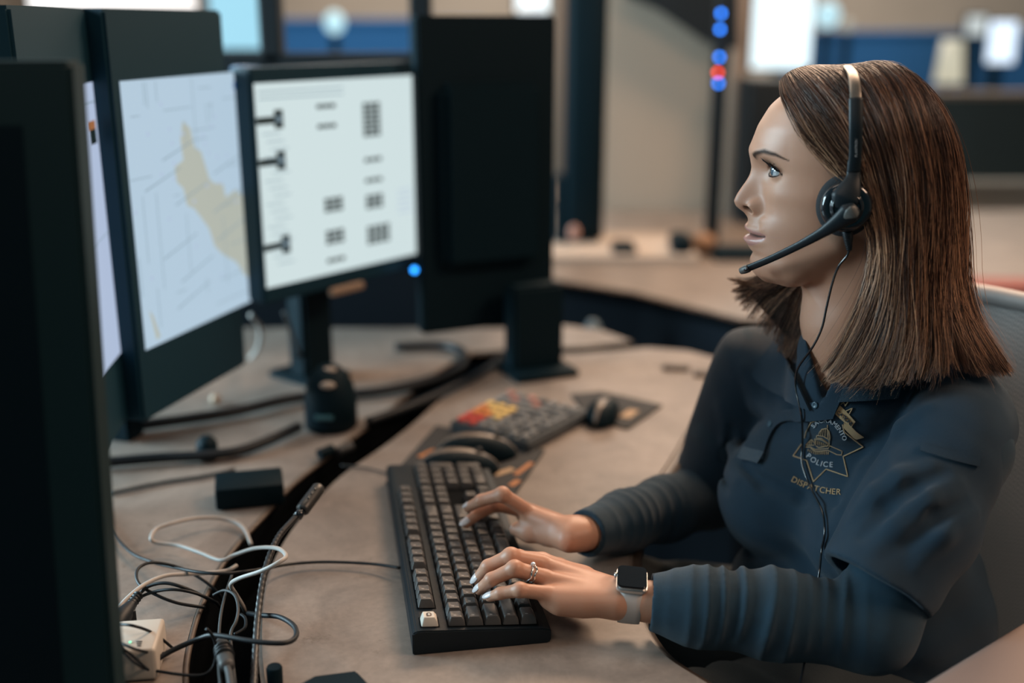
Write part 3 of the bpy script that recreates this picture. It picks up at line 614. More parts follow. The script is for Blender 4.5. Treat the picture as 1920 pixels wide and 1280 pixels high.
nail(RT[3], RT[2], np.array([-.1, -.75, .65]), .0078, .016); nail(LT[3], LT[2], np.array([0, .3, -.9]), .0078)
# legs
HPL = T(-.03, .085, -.19); HPR = T(-.03, -.085, -.19); KNL = np.array([.10, 1.36, -.140]); KNR = np.array([.04, 1.72, -.140])
ANL = np.array([.02, 1.38, -.62]); ANR = np.array([-.02, 1.74, -.62])
for hp, kn, an in ((HPL, KNL, ANL), (HPR, KNR, ANR)):
    skin.chain([hp, kn, an, an + np.array([-.17, 0, -.055])], [.066, .050, .036, .030], .03)

person = thing('person', (HO[0] + .04, HO[1], -.29), 'seated woman in a navy polo over a navy long-sleeved shirt, typing on the black keyboard', 'person')
def skin_mask(P):
    q = toH(P); u, v, w = q[:, 0], q[:, 1], q[:, 2]; aw = np.abs(w); m = np.zeros((len(P), 3), np.float32)
    front = u > .07
    mv = mouthv(w); up = .0086 + .0012 * np.cos(w / .0042) * gs(w, .010); top = np.clip(1 - (aw / .0330) ** 2, 0, 1) ** .6
    m[:, 0] = front * np.clip(.5 + np.minimum(mv + up * top - v, v - mv + .0140 * top) / .0016, 0, 1)
    for sg in (1, -1):                                       # shade inside the nostrils, put into the colour
        c_ = np.array([.1160, -.0290, sg * .0105]); e = (((q - c_) / np.array([.0098, .0052, .0056])) ** 2).sum(1)
        m[:, 2] = np.maximum(m[:, 2], .85 * np.clip((1.0 - e) / .3, 0, 1) * (v < -.0268 - (u - .116) * -.15))
    m[:, 2] = np.maximum(m[:, 2], .9 * front * (aw < .031) * np.clip(1.2 - np.abs(v - mv) / .0016, 0, 1))  # shade in the parting of the lips, painted dark
    for e in EC:
        p, az, el = eye_ang(q, e); near = (np.linalg.norm(p, axis=1) < .0165) & (p[:, 0] > 0)
        t = (az - .26) / 1.10; tilt = -.10 * t; rim = np.minimum(np.abs(el - lid_up(t) - tilt), np.abs(el - lid_lo(t) - tilt) + .05)
        m[:, 2] = np.maximum(m[:, 2], near * np.clip(1.3 - rim / .13, 0, 1) * (np.abs(t) < 1.15))
        # brow
    bl = np.interp(aw, [.016, .024, .036, .047, .055], [.0325, .0368, .0410, .0385, .0335]); bw = np.interp(aw, [.010, .016, .034, .046, .055], [.0030, .0036, .0032, .0024, .0008])
    m[:, 2] = np.maximum(m[:, 2], front * .0 + (u > .05) * np.clip(1.35 - np.abs(v - bl) / bw, 0, 1) * np.clip((aw - .014) / .003, 0, 1) * (aw < .056) * .93)
    return m
def build_skin():
    parts = []
    for lo, hi, h in ((HO + np.array([-.15, -.13, -.290]), HO + np.array([.11, .10, .125]), .0013),
                      (np.array([-.09, 1.28, .0]), np.array([.19, 1.75, .135]), .0016)):
        parts.append((lo, hi, h))
    V, Q = skin.mesh(np.array([-.22, 1.10, -.74]), np.array([.76, 2.0, .62]), .0032)
    # fine pieces replace the coarse surface where skin shows (face, hands)
    out_V = []; out_Q = []; n = 0; keep = np.ones(len(Q), bool); C_ = V[Q].mean(1)
    for lo, hi, h in parts:
        ins = ((C_ > lo + .0008) & (C_ < hi - .0008)).all(1); keep &= ~ins
        v, q = skin.mesh(lo, hi, h); out_V.append(v); out_Q.append(q + n); n += len(v)
    out_V.append(V); out_Q.append(Q[keep] + n)
    V = np.concatenate(out_V); Q = np.concatenate(out_Q)
    used = np.unique(Q); mp = np.zeros(len(V), int); mp[used] = np.arange(len(used)); return V[used], mp[Q]
SV, SQ = build_skin()
a_ = SV[SQ]; nn = np.cross(a_[:, 1] - a_[:, 0], a_[:, 2] - a_[:, 0]); gg = skin.grad(a_[::200].mean(1))
if (nn[::200] * gg).sum(1).mean() < 0: SQ = SQ[:, ::-1]
m_skin = mat('skin', (.50, .275, .185), .42, spec=.45, sss=.12)
def skin_nodes(m):
    nt = m.node_tree; N = nt.nodes; L = nt.links; b = N['Principled BSDF']
    at = N.new('ShaderNodeVertexColor'); at.layer_name = 'mask'; sp = N.new('ShaderNodeSeparateColor'); L.new(at.outputs[0], sp.inputs[0])
    tc = N.new('ShaderNodeTexCoord'); n1 = N.new('ShaderNodeTexNoise'); n1.inputs['Scale'].default_value = 28; n1.inputs['Detail'].default_value = 5; L.new(tc.outputs['Object'], n1.inputs['Vector'])
    cr = N.new('ShaderNodeMix'); cr.data_type = 'RGBA'; cr.inputs[6].default_value = (.50, .275, .185, 1); cr.inputs[7].default_value = (.42, .205, .130, 1); L.new(n1.outputs['Fac'], cr.inputs[0])
    prev = cr.outputs[2]
    for ch, col in ((0, (.43, .215, .180, 1)), (1, (.50, .47, .49, 1)), (2, (.020, .014, .012, 1))):
        mx = N.new('ShaderNodeMix'); mx.data_type = 'RGBA'; L.new(sp.outputs[ch], mx.inputs[0]); L.new(prev, mx.inputs[6]); mx.inputs[7].default_value = col; prev = mx.outputs[2]
    L.new(prev, b.inputs['Base Color'])
    ad = N.new('ShaderNodeMath'); ad.operation = 'ADD'; ad.use_clamp = True; L.new(sp.outputs[0], ad.inputs[0]); L.new(sp.outputs[1], ad.inputs[1])
    rr = N.new('ShaderNodeMapRange'); rr.inputs[3].default_value = .44; rr.inputs[4].default_value = .22; L.new(ad.outputs[0], rr.inputs[0]); L.new(rr.outputs[0], b.inputs['Roughness'])
    sm = N.new('ShaderNodeMapRange'); sm.inputs[3].default_value = .45; sm.inputs[4].default_value = .05; L.new(sp.outputs[2], sm.inputs[0]); L.new(sm.outputs[0], b.inputs['Specular IOR Level'])
    n2 = N.new('ShaderNodeTexNoise'); n2.inputs['Scale'].default_value = 1500; n2.inputs['Detail'].default_value = 3; L.new(tc.outputs['Object'], n2.inputs['Vector'])
    bp = N.new('ShaderNodeBump'); bp.inputs['Strength'].default_value = .20; bp.inputs['Distance'].default_value = .0006; L.new(n2.outputs['Fac'], bp.inputs['Height']); L.new(bp.outputs[0], b.inputs['Normal'])
skin_nodes(m_skin)
body = mk('body', SV, SQ, m_skin, person); set_mask(body, skin_mask(SV))
# ---- eyes
m_eye = mat('eyeball', (.38, .38, .39), .12, spec=.6, coat=.6)
m_iris = mat('iris', (.05, .09, .12), .15, coat=1.0); m_pupil = mat('pupil', (.004, .004, .005), .08, coat=1.0)
for e, sg in zip(EC, (1, -1)):
    gaze = np.array([1.0, .05, .10 if sg > 0 else .02]); gaze /= np.linalg.norm(gaze); gw = HM.T @ gaze
    b = MB(); q = Vector((0, 0, 1)).rotation_difference(Vector(gw)).to_matrix()
    R = .0121 * HS; prof = []; seg = []
    for i in range(25):
        a = math.pi * i / 24; rr = R + (.0009 * math.exp(-((a / .42) ** 4)));
        prof.append((max(rr * math.sin(a), 1e-5), rr * math.cos(a)))
    b.lathe(prof, tuple(H(*e)), n=32, M=q)
    for i, f in enumerate(b.F):
        cc = np.mean([b.V[j] for j in f], axis=0) - H(*e); a = math.acos(max(-1, min(1, float(cc @ gw) / (np.linalg.norm(cc) + 1e-9))))
        b.I[i] = 2 if a < .20 else (1 if a < .50 else 0)
    b.done('eye', [m_eye, m_iris, m_pupil], person, True)
# ---- lashes
m_lash = mat('lash', (.010, .008, .008), .5)
for e in EC:
    b = MB(); sg = np.sign(e[2])
    for up_ in (1, 0):
        for i in range(60 if up_ else 26):
            t = -.95 + 1.9 * i / (59 if up_ else 25); az = .26 + 1.10 * t; el = (lid_up(t) if up_ else lid_lo(t)) - .10 * t
            rd = np.array([math.cos(az) * math.cos(el), math.sin(el), sg * math.sin(az) * math.cos(el)]); p0 = e + rd * .0137
            ln = (.0098 if up_ else .0017) * random.uniform(.8, 1.1); P = []
            for s_ in (0, .35, .7, 1):
                dr = (rd * .5 + np.array([.8, .05 + .55 * s_ if up_ else -.5, sg * .25 * t + random.uniform(-.06, .06)])) * (ln * s_)
                P.append(H(*(p0 + dr)))
            b.tube(P, [.00034, .00026, .00018, .00005], 4)
    b.done('eyelashes', m_lash, person, True)
m_nail = mat('nail_polish', (.60, .56, .57), .25, coat=.3)
for c_, R_, r_, l_ in NAILS:
    b = MB(); b.ball((0, 0, 0), (l_ * .5, r_ * .92, .0016), 10)
    P_ = np.array(b.V); P_[:, 2] -= (P_[:, 1] ** 2) * 62 + P_[:, 0] ** 2 * 9; mk('fingernail', c_ + P_ @ R_, b.F, m_nail, person)
# ================================================================= clothing
def wr(P, k, ph, sk=0.0): return np.sin(P @ np.asarray(k) + ph + sk * np.sin(P @ np.array([31., -17, 23])))
def axis_t(P, a, b):
    ba = b - a; L2 = ba @ ba; t = (P - a) @ ba / L2; r = P - a - t[:, None] * ba; return t * math.sqrt(L2), r
def rings(a, b, s0, s1, amp, pitch, up):
    """gathers across a sleeve between lengths s0 and s1"""
    ax = (b - a) / np.linalg.norm(b - a); sd = np.cross(ax, up)
    def f(P):
        t, r = axis_t(P, a, b); cu, cs = r @ up, r @ sd; th = np.arctan2(cs, cu)
        m = np.clip((t - s0) / .02, 0, 1) * np.clip((s1 - t) / .03, 0, 1)
        ph = (t + .0045 * np.sin(t * 61 + 1.0) + .004 * np.sin(t * 23)) * 2 * math.pi / pitch + 1.1 * np.sin(th) + .6 * np.sin(2 * th + t * 30)
        w_ = (.5 + .5 * np.sin(ph)) ** 2.6 - .22; tm = np.clip(.42 + .62 * np.cos(th + .3 * np.sin(t * 70)), .08, 1) * (.65 + .35 * np.sin(t * 47 + 2))
        return -amp * m * tm * w_ * np.clip(1.2 - np.abs(np.linalg.norm(r, axis=1) - .045) / .05, 0, 1)
    return f
under = SDF()
eL = (ELL - WRL) / np.linalg.norm(ELL - WRL); eR = (ELR - WRR) / np.linalg.norm(ELR - WRR)
cuffL = WRL + eL * .024; cuffR = WRR + eR * .010
under.chain([SHL, (SHL + ELL) / 2, ELL + np.array([.006, -.002, -.004]), ELL * .62 + WRL * .38, ELL * .3 + WRL * .7, cuffL - eL * .01], [.056, .050, .0450, .0455, .0400, .0290], .02)
under.chain([SHR, (SHR + ELR) / 2, ELR, ELR * .62 + WRR * .38, ELR * .3 + WRR * .7, cuffR - eR * .01], [.055, .052, .045, .0420, .0360, .0285], .02)
under.fn(rings(WRL, ELL, .034, .25, .0062, .0200, np.array([0, -.4, .9])), (WRL + ELL) / 2, .2, 0, 'disp')
under.fn(rings(WRR, ELR, .022, .20, .0036, .020, np.array([0, -.4, .9])), (WRR + ELR) / 2, .2, 0, 'disp')
for c_, e_, r_ in ((cuffL, eL, .031), (cuffR, eR, .0262)):
    under.fn(lambda P, c_=c_, e_=e_: (P - c_) @ e_, c_, .06, 0, 'sub') if False else None
def cutf(c_, e_):
    return lambda P: np.maximum((P - c_) @ e_, np.linalg.norm(P - c_, axis=1) - .08)
under.fn(cutf(cuffL, eL), cuffL, .09, 0, 'sub'); under.fn(cutf(cuffR, eR), cuffR, .09, 0, 'sub')
under.cone(cuffL - eL * .03, cuffL + eL * .03, .0225, .0280, .002, 'sub'); under.cone(cuffR - eR * .03, cuffR + eR * .03, .0215, .0225, .002, 'sub')
m_under = mat('navy_jersey', (.0060, .0290, .0500), .80, spec=.25, sheen=.15, bump=.5, bscale=1800, var=.12, vscale=60)
polo = SDF(); torso(polo, .010, .035); polo.ell(T(.040, -.035, -.060), (.078, .100, .062), TR, .03)
polo.ell(T(-.070, .05, -.10), (.085, .115, .16), TR, .03)
dL = (PY(1640, 1098, 1.388) - SHL) / np.linalg.norm(PY(1640, 1098, 1.388) - SHL); HEM = PY(1640, 1098, 1.388)
dR = (ELR - SHR) / np.linalg.norm(ELR - SHR); HEMR = SHR + dR * .17
def f_hem(c, n): return lambda P: np.maximum(-((P - c) @ n), np.linalg.norm(P - c, axis=1) - .13)
hemn = dL * .93 + np.array([-.10, .0, -.28]) * .35; hemn /= np.linalg.norm(hemn)
slL = SDF(); slL.chain([SHL + np.array([-.004, .006, .010]), SHL * .5 + HEM * .5, HEM + dL * .05], [.060, .063, .0640], .03)
slL.fn(f_hem(HEM, hemn), HEM, .2, .002, 'sub'); slL.cone(HEM - dL * .035, HEM + dL * .06, .046, .0560, .002, 'sub')
slR = SDF(); slR.chain([SHR, HEMR + dR * .05], [.056, .058], .03); slR.fn(f_hem(HEMR, dR), HEMR, .2, .002, 'sub'); slR.cone(HEMR - dR * .03, HEMR + dR * .06, .050, .053, .002, 'sub')
def nest(s_): return lambda P: s_.ev(P)
polo.fn(nest(slL), (SHL + HEM) / 2, .20, .018); polo.fn(nest(slR), (SHR + HEMR) / 2, .19, .018)
polo.chain([T(-.03, .05, .262), T(-.03, .12, .235)], [.028, .030], .03); polo.chain([T(-.03, -.05, .262), T(-.03, -.12, .235)], [.028, .030], .03)
# cloth folds: long soft drags across chest and waist, finer ones at the small of the back
def f_fold(P):
    q = (P - N0) @ TR.T; a, b, z = q[:, 0], q[:, 1], q[:, 2]
    m1 = np.clip((z + .30) / .1, 0, 1) * np.clip((.06 - z) / .08, 0, 1)
    d = -.0036 * m1 * np.sin(z * 95 + 2.2 * np.sin(b * 16) + 1.6 * np.sin(a * 22)) * (.6 + .4 * np.sin(b * 23 + 1))
    m2 = gs(z - .03, .05) * np.clip(1 - np.abs(b + .02) / .16, 0, 1); d += -.0016 * m2 * np.sin(z * 120 + b * 60)
    t, r = axis_t(P, SHL, ELL); m3 = np.clip(1 - np.linalg.norm(r, axis=1) / .11, 0, 1) ** .5 * np.clip(t / .05, 0, 1)
    ang = np.arctan2(r @ np.array([0, 0, 1.]), r @ np.array([.7, -.7, 0.]))
    d += -.0042 * m3 * np.sin(t * 62 + 2.1 * ang + 1.4 * np.sin(t * 30)) * (.5 + .5 * np.sin(ang * 1.2 + .6))
    d += .0011 * np.sin(P @ np.array([47., 31, 55]) + 2 * np.sin(P @ np.array([21., -35, 18]))); return d
polo.fn(f_fold, T(0, 0, 0), .5, 0, 'disp')
# pulled folds traced over the cloth
base_polo = SDF(); base_polo.ops = list(polo.ops)
def fold(pts, r, mode='add', sink=.55, k=.012):
    xs = [p[0] for p in pts]; ys = [p[1] for p in pts]; P = base_polo.hit(xs, ys); n = base_polo.grad(P); P = P - n * (r * sink if mode == 'add' else -r * .35)
    rs = [r * .35] + [r] * (len(pts) - 2) + [r * .35]; polo.chain(list(P), rs, k, mode)
for f_ in ([(1745, 872), (1690, 893), (1640, 925), (1600, 965)], [(1800, 905), (1740, 935), (1680, 985), (1640, 1030)], [(1830, 960), (1770, 1000), (1720, 1060)],
           [(1660, 815), (1625, 880), (1580, 960), (1548, 1020)], [(1745, 760), (1690, 800), (1655, 850)],
           [(1350, 760), (1372, 830), (1380, 900)], [(1395, 690), (1420, 760), (1470, 800)]):
    fold(f_, .0105)
for f_ in ([(1770, 885), (1712, 915), (1660, 955), (1615, 1005)], [(1810, 940), (1755, 970), (1700, 1025)],
           [(1380, 860), (1430, 905), (1500, 935), (1570, 945)], [(1372, 800), (1365, 860), (1362, 920)]):
    fold(f_, .0070, 'sub', k=.010)
NK = [H(-.020, -.09, 0), H(-.013, -.140, 0), H(-.022, -.212, 0)]
polo.cone(H(-.026, -.262, 0), H(-.018, -.208, 0), .068, .0590, .014)
polo.chain([NK[0], NK[1], NK[2]], [.054, .054, .0545], .004, 'sub')
VB = T(.105, .012, .112)
VBq = (polo.hit([1540], [752])[0] - N0) @ TR.T; print('vee', VBq)
def f_vee(P):
    q = (P - N0) @ TR.T; z = q[:, 2] - VBq[2]; b = q[:, 1] - VBq[1]; return np.maximum(np.maximum(np.where(b > 0, b - z * .30, -b - z * .52), -(q[:, 0] - .0)), z - .2) * .8
polo.fn(f_vee, T(.05, 0, .2), .2, .004, 'sub')
inner = SDF(); torso(inner, -.004)
def f_vneck_hollow(P):                                           # hollow behind the neckline so that the skin shows, cloth left 3 mm thick
    q = (P - N0) @ TR.T; d = inner.ev(P); return np.maximum(np.maximum(d - .0055, VBq[2] - .015 - q[:, 2]), np.abs(q[:, 1]) - .085)
polo.fn(f_vneck_hollow, T(0, 0, .17), .16, 0, 'sub')
m_polo = mat('navy_pique', (.0024, .0220, .0430), .72, spec=.3, sheen=.12, bump=.5, bscale=2000, var=.10, vscale=30)
m_collar = mat('navy_rib_knit', (.010, .040, .068), .75, spec=.3, sheen=.3, bump=.9, bscale=700, stretch=(1, 1, 3))
def fixn(V, Q, s):
    a = V[Q[::97]]; nn = np.cross(a[:, 1] - a[:, 0], a[:, 2] - a[:, 0]); return Q[:, ::-1] if (nn * s.grad(a.mean(1))).sum(1).mean() < 0 else Q
V, Q = under.mesh(np.array([.02, 1.25, -.10]), np.array([.64, 1.95, .32]), .0028); shirt_in = mk('long_sleeved_shirt', V, fixn(V, Q, under), m_under, person)
V, Q = polo.mesh(np.array([.10, 1.25, -.36]), np.array([.78, 1.98, .36]), .0030); shirt = mk('polo_shirt', V, fixn(V, Q, polo), m_polo, person)
# trousers
tr = SDF(); 
tr.ell(T(-.05, 0, -.215), (.118, .160, .110), TR, .03)
for hp, kn, an in ((HPL, KNL, ANL), (HPR, KNR, ANR)): tr.chain([hp, kn, an], [.098, .073, .062], .03)
tr.fn(lambda P: -.003 * np.sin(P @ np.array([60., 20, 80]) + 3 * np.sin(P @ np.array([20., 30, -15]))), T(0, 0, -.3), .9, 0, 'disp')
V, Q = tr.mesh(np.array([-.14, 1.12, -.72]), np.array([.76, 2.0, .0]), .006)
mk('trousers', V, fixn(V, Q, tr), mat('charcoal_trousers', (.016, .024, .028), .9, sheen=.1, bump=.4, bscale=700), person)
m_shoe = mat('black_shoe', (.012, .012, .013), .5)
for an in (ANL, ANR):
    b = MB(); b.tube([an + np.array([.03, 0, -.075]), an + np.array([-.06, 0, -.075]), an + np.array([-.17, 0, -.082])], [.034, .042, .030], 16, 4); b.done('shoe', m_shoe, person, True)

# ---- patches of cloth laid on the shirt, given in picture points and dropped onto its surface
def patch(name, rows, off, th, m, parent, nu=24, nv=8, surf=polo, edge=0.0):
    R = [np.array([tuple(p) for p in crom([(x, y, 0) for x, y in r], 8)])[:, :2] for r in rows]
    R = [np.stack([np.interp(np.linspace(0, 1, nu), np.linspace(0, 1, len(r)), r[:, i]) for i in (0, 1)], 1) for r in R]
    G = []
    for j in range(nv):
        t = j / (nv - 1) * (len(R) - 1); i = min(int(t), len(R) - 2); G.append(R[i] * (1 - t + i) + R[i + 1] * (t - i))
    G = np.concatenate(G); P = surf.hit(G[:, 0], G[:, 1]); n = surf.grad(P)
    D = np.linalg.norm(P - CAM, axis=1).reshape(nv, nu)                    # even out where a sight line slips past an edge
    P = P.reshape(nv, nu, 3); n = n.reshape(nv, nu, 3)
    for _ in range(3):
        P[1:-1, 1:-1] = (P[1:-1, 1:-1] * 2 + P[:-2, 1:-1] + P[2:, 1:-1] + P[1:-1, :-2] + P[1:-1, 2:]) / 6
    n = n.reshape(-1, 3); P = P.reshape(-1, 3)
    nb = n.copy(); A = P + n * off; B = P + n * (off + th); V = np.concatenate([A, B]); N_ = nu * nv; F = []
    for j in range(nv - 1):
        for i in range(nu - 1):
            a = j * nu + i; F.append((a, a + 1, a + nu + 1, a + nu)); F.append((a + N_, a + nu + N_, a + nu + 1 + N_, a + 1 + N_))
    def rim(ix):
        for a, b_ in zip(ix[:-1], ix[1:]): F.append((a, a + N_, b_ + N_, b_))
    rim([i for i in range(nu)]); rim([(nv - 1) * nu + i for i in range(nu)][::-1]); rim([j * nu for j in range(nv)][::-1]); rim([j * nu + nu - 1 for j in range(nv)])
    o = mk(name, V, F, m, parent, True); bm = bmesh.new(); bm.from_mesh(o.data); bmesh.ops.recalc_face_normals(bm, faces=bm.faces); bm.to_mesh(o.data); bm.free()
    o.data.set_sharp_from_angle(angle=math.radians(50)); return o
# near collar leaf, far collar leaf, placket with its end box, sleeve pocket
cl = patch('collar', [[(1582, 726), (1630, 718), (1688, 706)], [(1574, 751), (1620, 749), (1676, 746)]], .006, .003, m_collar, shirt)
patch('collar', [[(1500, 700), (1480, 670), (1462, 642)], [(1528, 768), (1468, 742), (1412, 702)]], .007, .003, m_polo, shirt)
patch('placket', [[(1588, 722), (1550, 744), (1494, 765), (1444, 782), (1414, 812), (1398, 846)], [(1564, 782), (1532, 786), (1494, 788), (1462, 798), (1442, 830), (1432, 864)]], .0025, .0026, m_polo, shirt, nu=40, nv=10)
patch('placket_end', [[(1398, 842), (1436, 852)], [(1390, 858), (1424, 872)]], .004, .0025, m_collar, shirt, nu=8, nv=5)
patch('sleeve_pocket', [[(1728, 832), (1780, 846), (1838, 854)], [(1726, 846), (1778, 862), (1834, 874)]], .001, .0022, m_polo, shirt, nu=20, nv=5)
m_btn = mat('navy_button', (.02, .06, .09), .3)
def stud(x, y, r):
    P = polo.hit([x], [y])[0]; n = polo.grad(P[None])[0]; b = MB(); q = Vector((0, 0, 1)).rotation_difference(Vector(n)).to_matrix()
    b.lathe([(r * .6, .0), (r, .001), (r, .002), (r * .8, .0026), (r * .5, .002)], tuple(P + n * .004), n=20, M=q); b.done('button', m_btn, shirt, True)
stud(1450, 796, .0042); stud(1533, 758, .0042)

# ---- embroidery
m_gold = mat('gold_thread', (.52, .34, .16), .55, sheen=.3, bump=.8, bscale=2500); m_white = mat('white_thread', (.55, .58, .62), .6, bump=.8, bscale=2500)
def em(cx, cy): return (1440 + cx / 4.925, 700 + cy / 4.925)
def stitch(paths, w, m, name):
    b = MB()
    for pth in paths:
        D = []
        for (x0, y0), (x1, y1) in zip(pth[:-1], pth[1:]):
            k = max(1, int(math.hypot(x1 - x0, y1 - y0) / 12)); D += [(x0 + (x1 - x0) * i / k, y0 + (y1 - y0) * i / k) for i in range(k)]
        D.append(pth[-1]); X = [em(*p)[0] for p in D]; Y = [em(*p)[1] for p in D]; P = polo.hit(X, Y); n = polo.grad(P); P = P + n * .0008
        b.tube([tuple(p) for p in P], w, 6)
    return b.done(name, m, shirt, True)
star = [[(490, 412), (400, 452), (356, 535), (344, 596)], [(322, 640), (235, 762), (362, 803), (425, 1000), (540, 885), (740, 955), (697, 765), (880, 675), (705, 535), (690, 470)], [(722, 345), (780, 318), (752, 372)],
        [(672, 285), (700, 262)], [(712, 300), (742, 258)], [(690, 250), (716, 296)]]
stitch(star, .0007, m_gold, 'embroidered_star')
dome = [[(470, 572), (478, 540), (500, 512), (540, 503), (566, 528), (578, 580), (574, 612)], [(552, 472), (552, 505)], [(498, 515), (488, 572)], [(515, 508), (508, 575)], [(532, 505), (530, 582)], [(550, 508), (553, 592)], [(562, 525), (568, 605)],
        [(455, 568), (510, 574), (560, 602), (577, 615)], [(455, 568), (450, 590), (500, 596), (560, 640)], [(435, 600), (500, 608), (568, 655)], [(435, 600), (438, 640)], [(568, 612), (570, 665)]] + \
       [[(448 + i * 17, 612 + i * 7), (444 + i * 17, 655 + i * 3)] for i in range(7)] + \
       [[(350, 662), (408, 606), (452, 668)], [(350, 662), (430, 660)], [(365, 655), (372, 642)], [(385, 655), (392, 628)], [(405, 655), (408, 615)], [(348, 680), (400, 678), (436, 700), (560, 690), (572, 662), (688, 715), (682, 752), (640, 748), (560, 708), (470, 716), (436, 716), (398, 688)], [(452, 668), (470, 682), (560, 662)]] + \
       [[(375 + i * 17, 698 + (i < 4) * i * 6 + (i >= 4) * 22), (372 + i * 17, 718 + (i < 4) * i * 8 + (i >= 4) * 30)] for i in range(12)]
stitch(dome, .00048, m_gold, 'embroidered_dome')
def glyph(ch, size):
    c = bpy.data.curves.new('t', 'FONT'); c.body = ch; c.size = size; c.extrude = .12; o = bpy.data.objects.new('t', c); COL.objects.link(o)
    dg = bpy.context.evaluated_depsgraph_get(); me = bpy.data.meshes.new_from_object(o.evaluated_get(dg)); bpy.data.objects.remove(o); bpy.data.curves.remove(c)
    bm = bmesh.new(); bm.from_mesh(me); bmesh.ops.subdivide_edges(bm, edges=[e for e in bm.edges if e.calc_length() > size * .2], cuts=2); bmesh.ops.triangulate(bm, faces=bm.faces)
    V = np.array([v.co[:] for v in bm.verts]).reshape(-1, 3); F = [[v.index for v in f.verts] for f in bm.faces]; bm.free(); bpy.data.meshes.remove(me); return V, F
def lettering(name, txt, path, size, m, place, parent, bold=0.0, gap=1.0, th=.0006):
    """letters along a path; place(x, y, h) gives the point in space"""
    P = np.array([tuple(p)[:2] for p in crom([(x, y, 0) for x, y in path], 16)]); L = np.concatenate([[0], np.cumsum(np.linalg.norm(np.diff(P, axis=0), axis=1))])
    gl = [glyph(ch, size) if ch != ' ' else (np.zeros((0, 3)), []) for ch in txt]; wd_ = [(v[:, 0].max() - v[:, 0].min()) if len(v) else size * .3 for v, f in gl]
    sp = (L[-1] - sum(wd_)) / max(1, len(txt) - 1); s_ = 0; AV = []; AF = []
    for (v, f), w in zip(gl, wd_):
        if len(v):
            mid = s_ + w / 2; c = np.array([np.interp(mid, L, P[:, i]) for i in (0, 1)]); c2 = np.array([np.interp(min(mid + 1.5, L[-1]), L, P[:, i]) for i in (0, 1)]); c1 = np.array([np.interp(max(mid - 1.5, 0), L, P[:, i]) for i in (0, 1)])
            t = (c2 - c1) / np.linalg.norm(c2 - c1); u = np.array([t[1], -t[0]]); x = v[:, 0] - v[:, 0].min() - w / 2
            XY = c + x[:, None] * t + v[:, 1][:, None] * u; b0 = sum(len(a) for a in AV); AV.append(place(XY[:, 0], XY[:, 1], (v[:, 2] > 0) * th)); AF += [[i + b0 for i in q] for q in f]
        s_ += w + sp
    return mk(name, np.concatenate(AV), AF, m, parent, False)
def on_shirt(x, y, h):
    P = polo.hit(x, y); n = polo.grad(P); return P + n * (.0005 + h)[:, None]
E_ = lambda L: [em(*p) for p in L]
lettering('embroidered_lettering', 'SACRAMENTO', E_([(428, 502), (475, 462), (530, 448), (600, 474), (650, 530), (698, 618)]), 11.5, m_white, on_shirt, shirt)
lettering('embroidered_lettering', 'POLICE', E_([(354, 770), (420, 822), (500, 858), (600, 866)]), 14, m_white, on_shirt, shirt)
lettering('embroidered_lettering', 'DISPATCHER', E_([(214, 996), (330, 1050), (440, 1086), (560, 1112), (676, 1122)]), 15.5, m_gold, on_shirt, shirt)
bn = patch('embroidered_banner', [E_([(664, 292), (735, 362), (806, 442)]), E_([(622, 372), (700, 442), (768, 496)])], .0004, .0009, m_gold, shirt, nu=14, nv=5)
patch('embroidered_banner', [E_([(700, 452), (770, 490), (820, 540), (884, 586)]), E_([(700, 500), (760, 560), (790, 590), (816, 604)])], .0004, .0008, m_gold, shirt, nu=14, nv=5)
lettering('embroidered_lettering', 'CATIONS', E_([(634, 362), (702, 418), (764, 478)]), 9.5, m_polo, lambda x, y, h: on_shirt(x, y, h) + polo.grad(polo.hit(x, y)) * .0011, shirt)
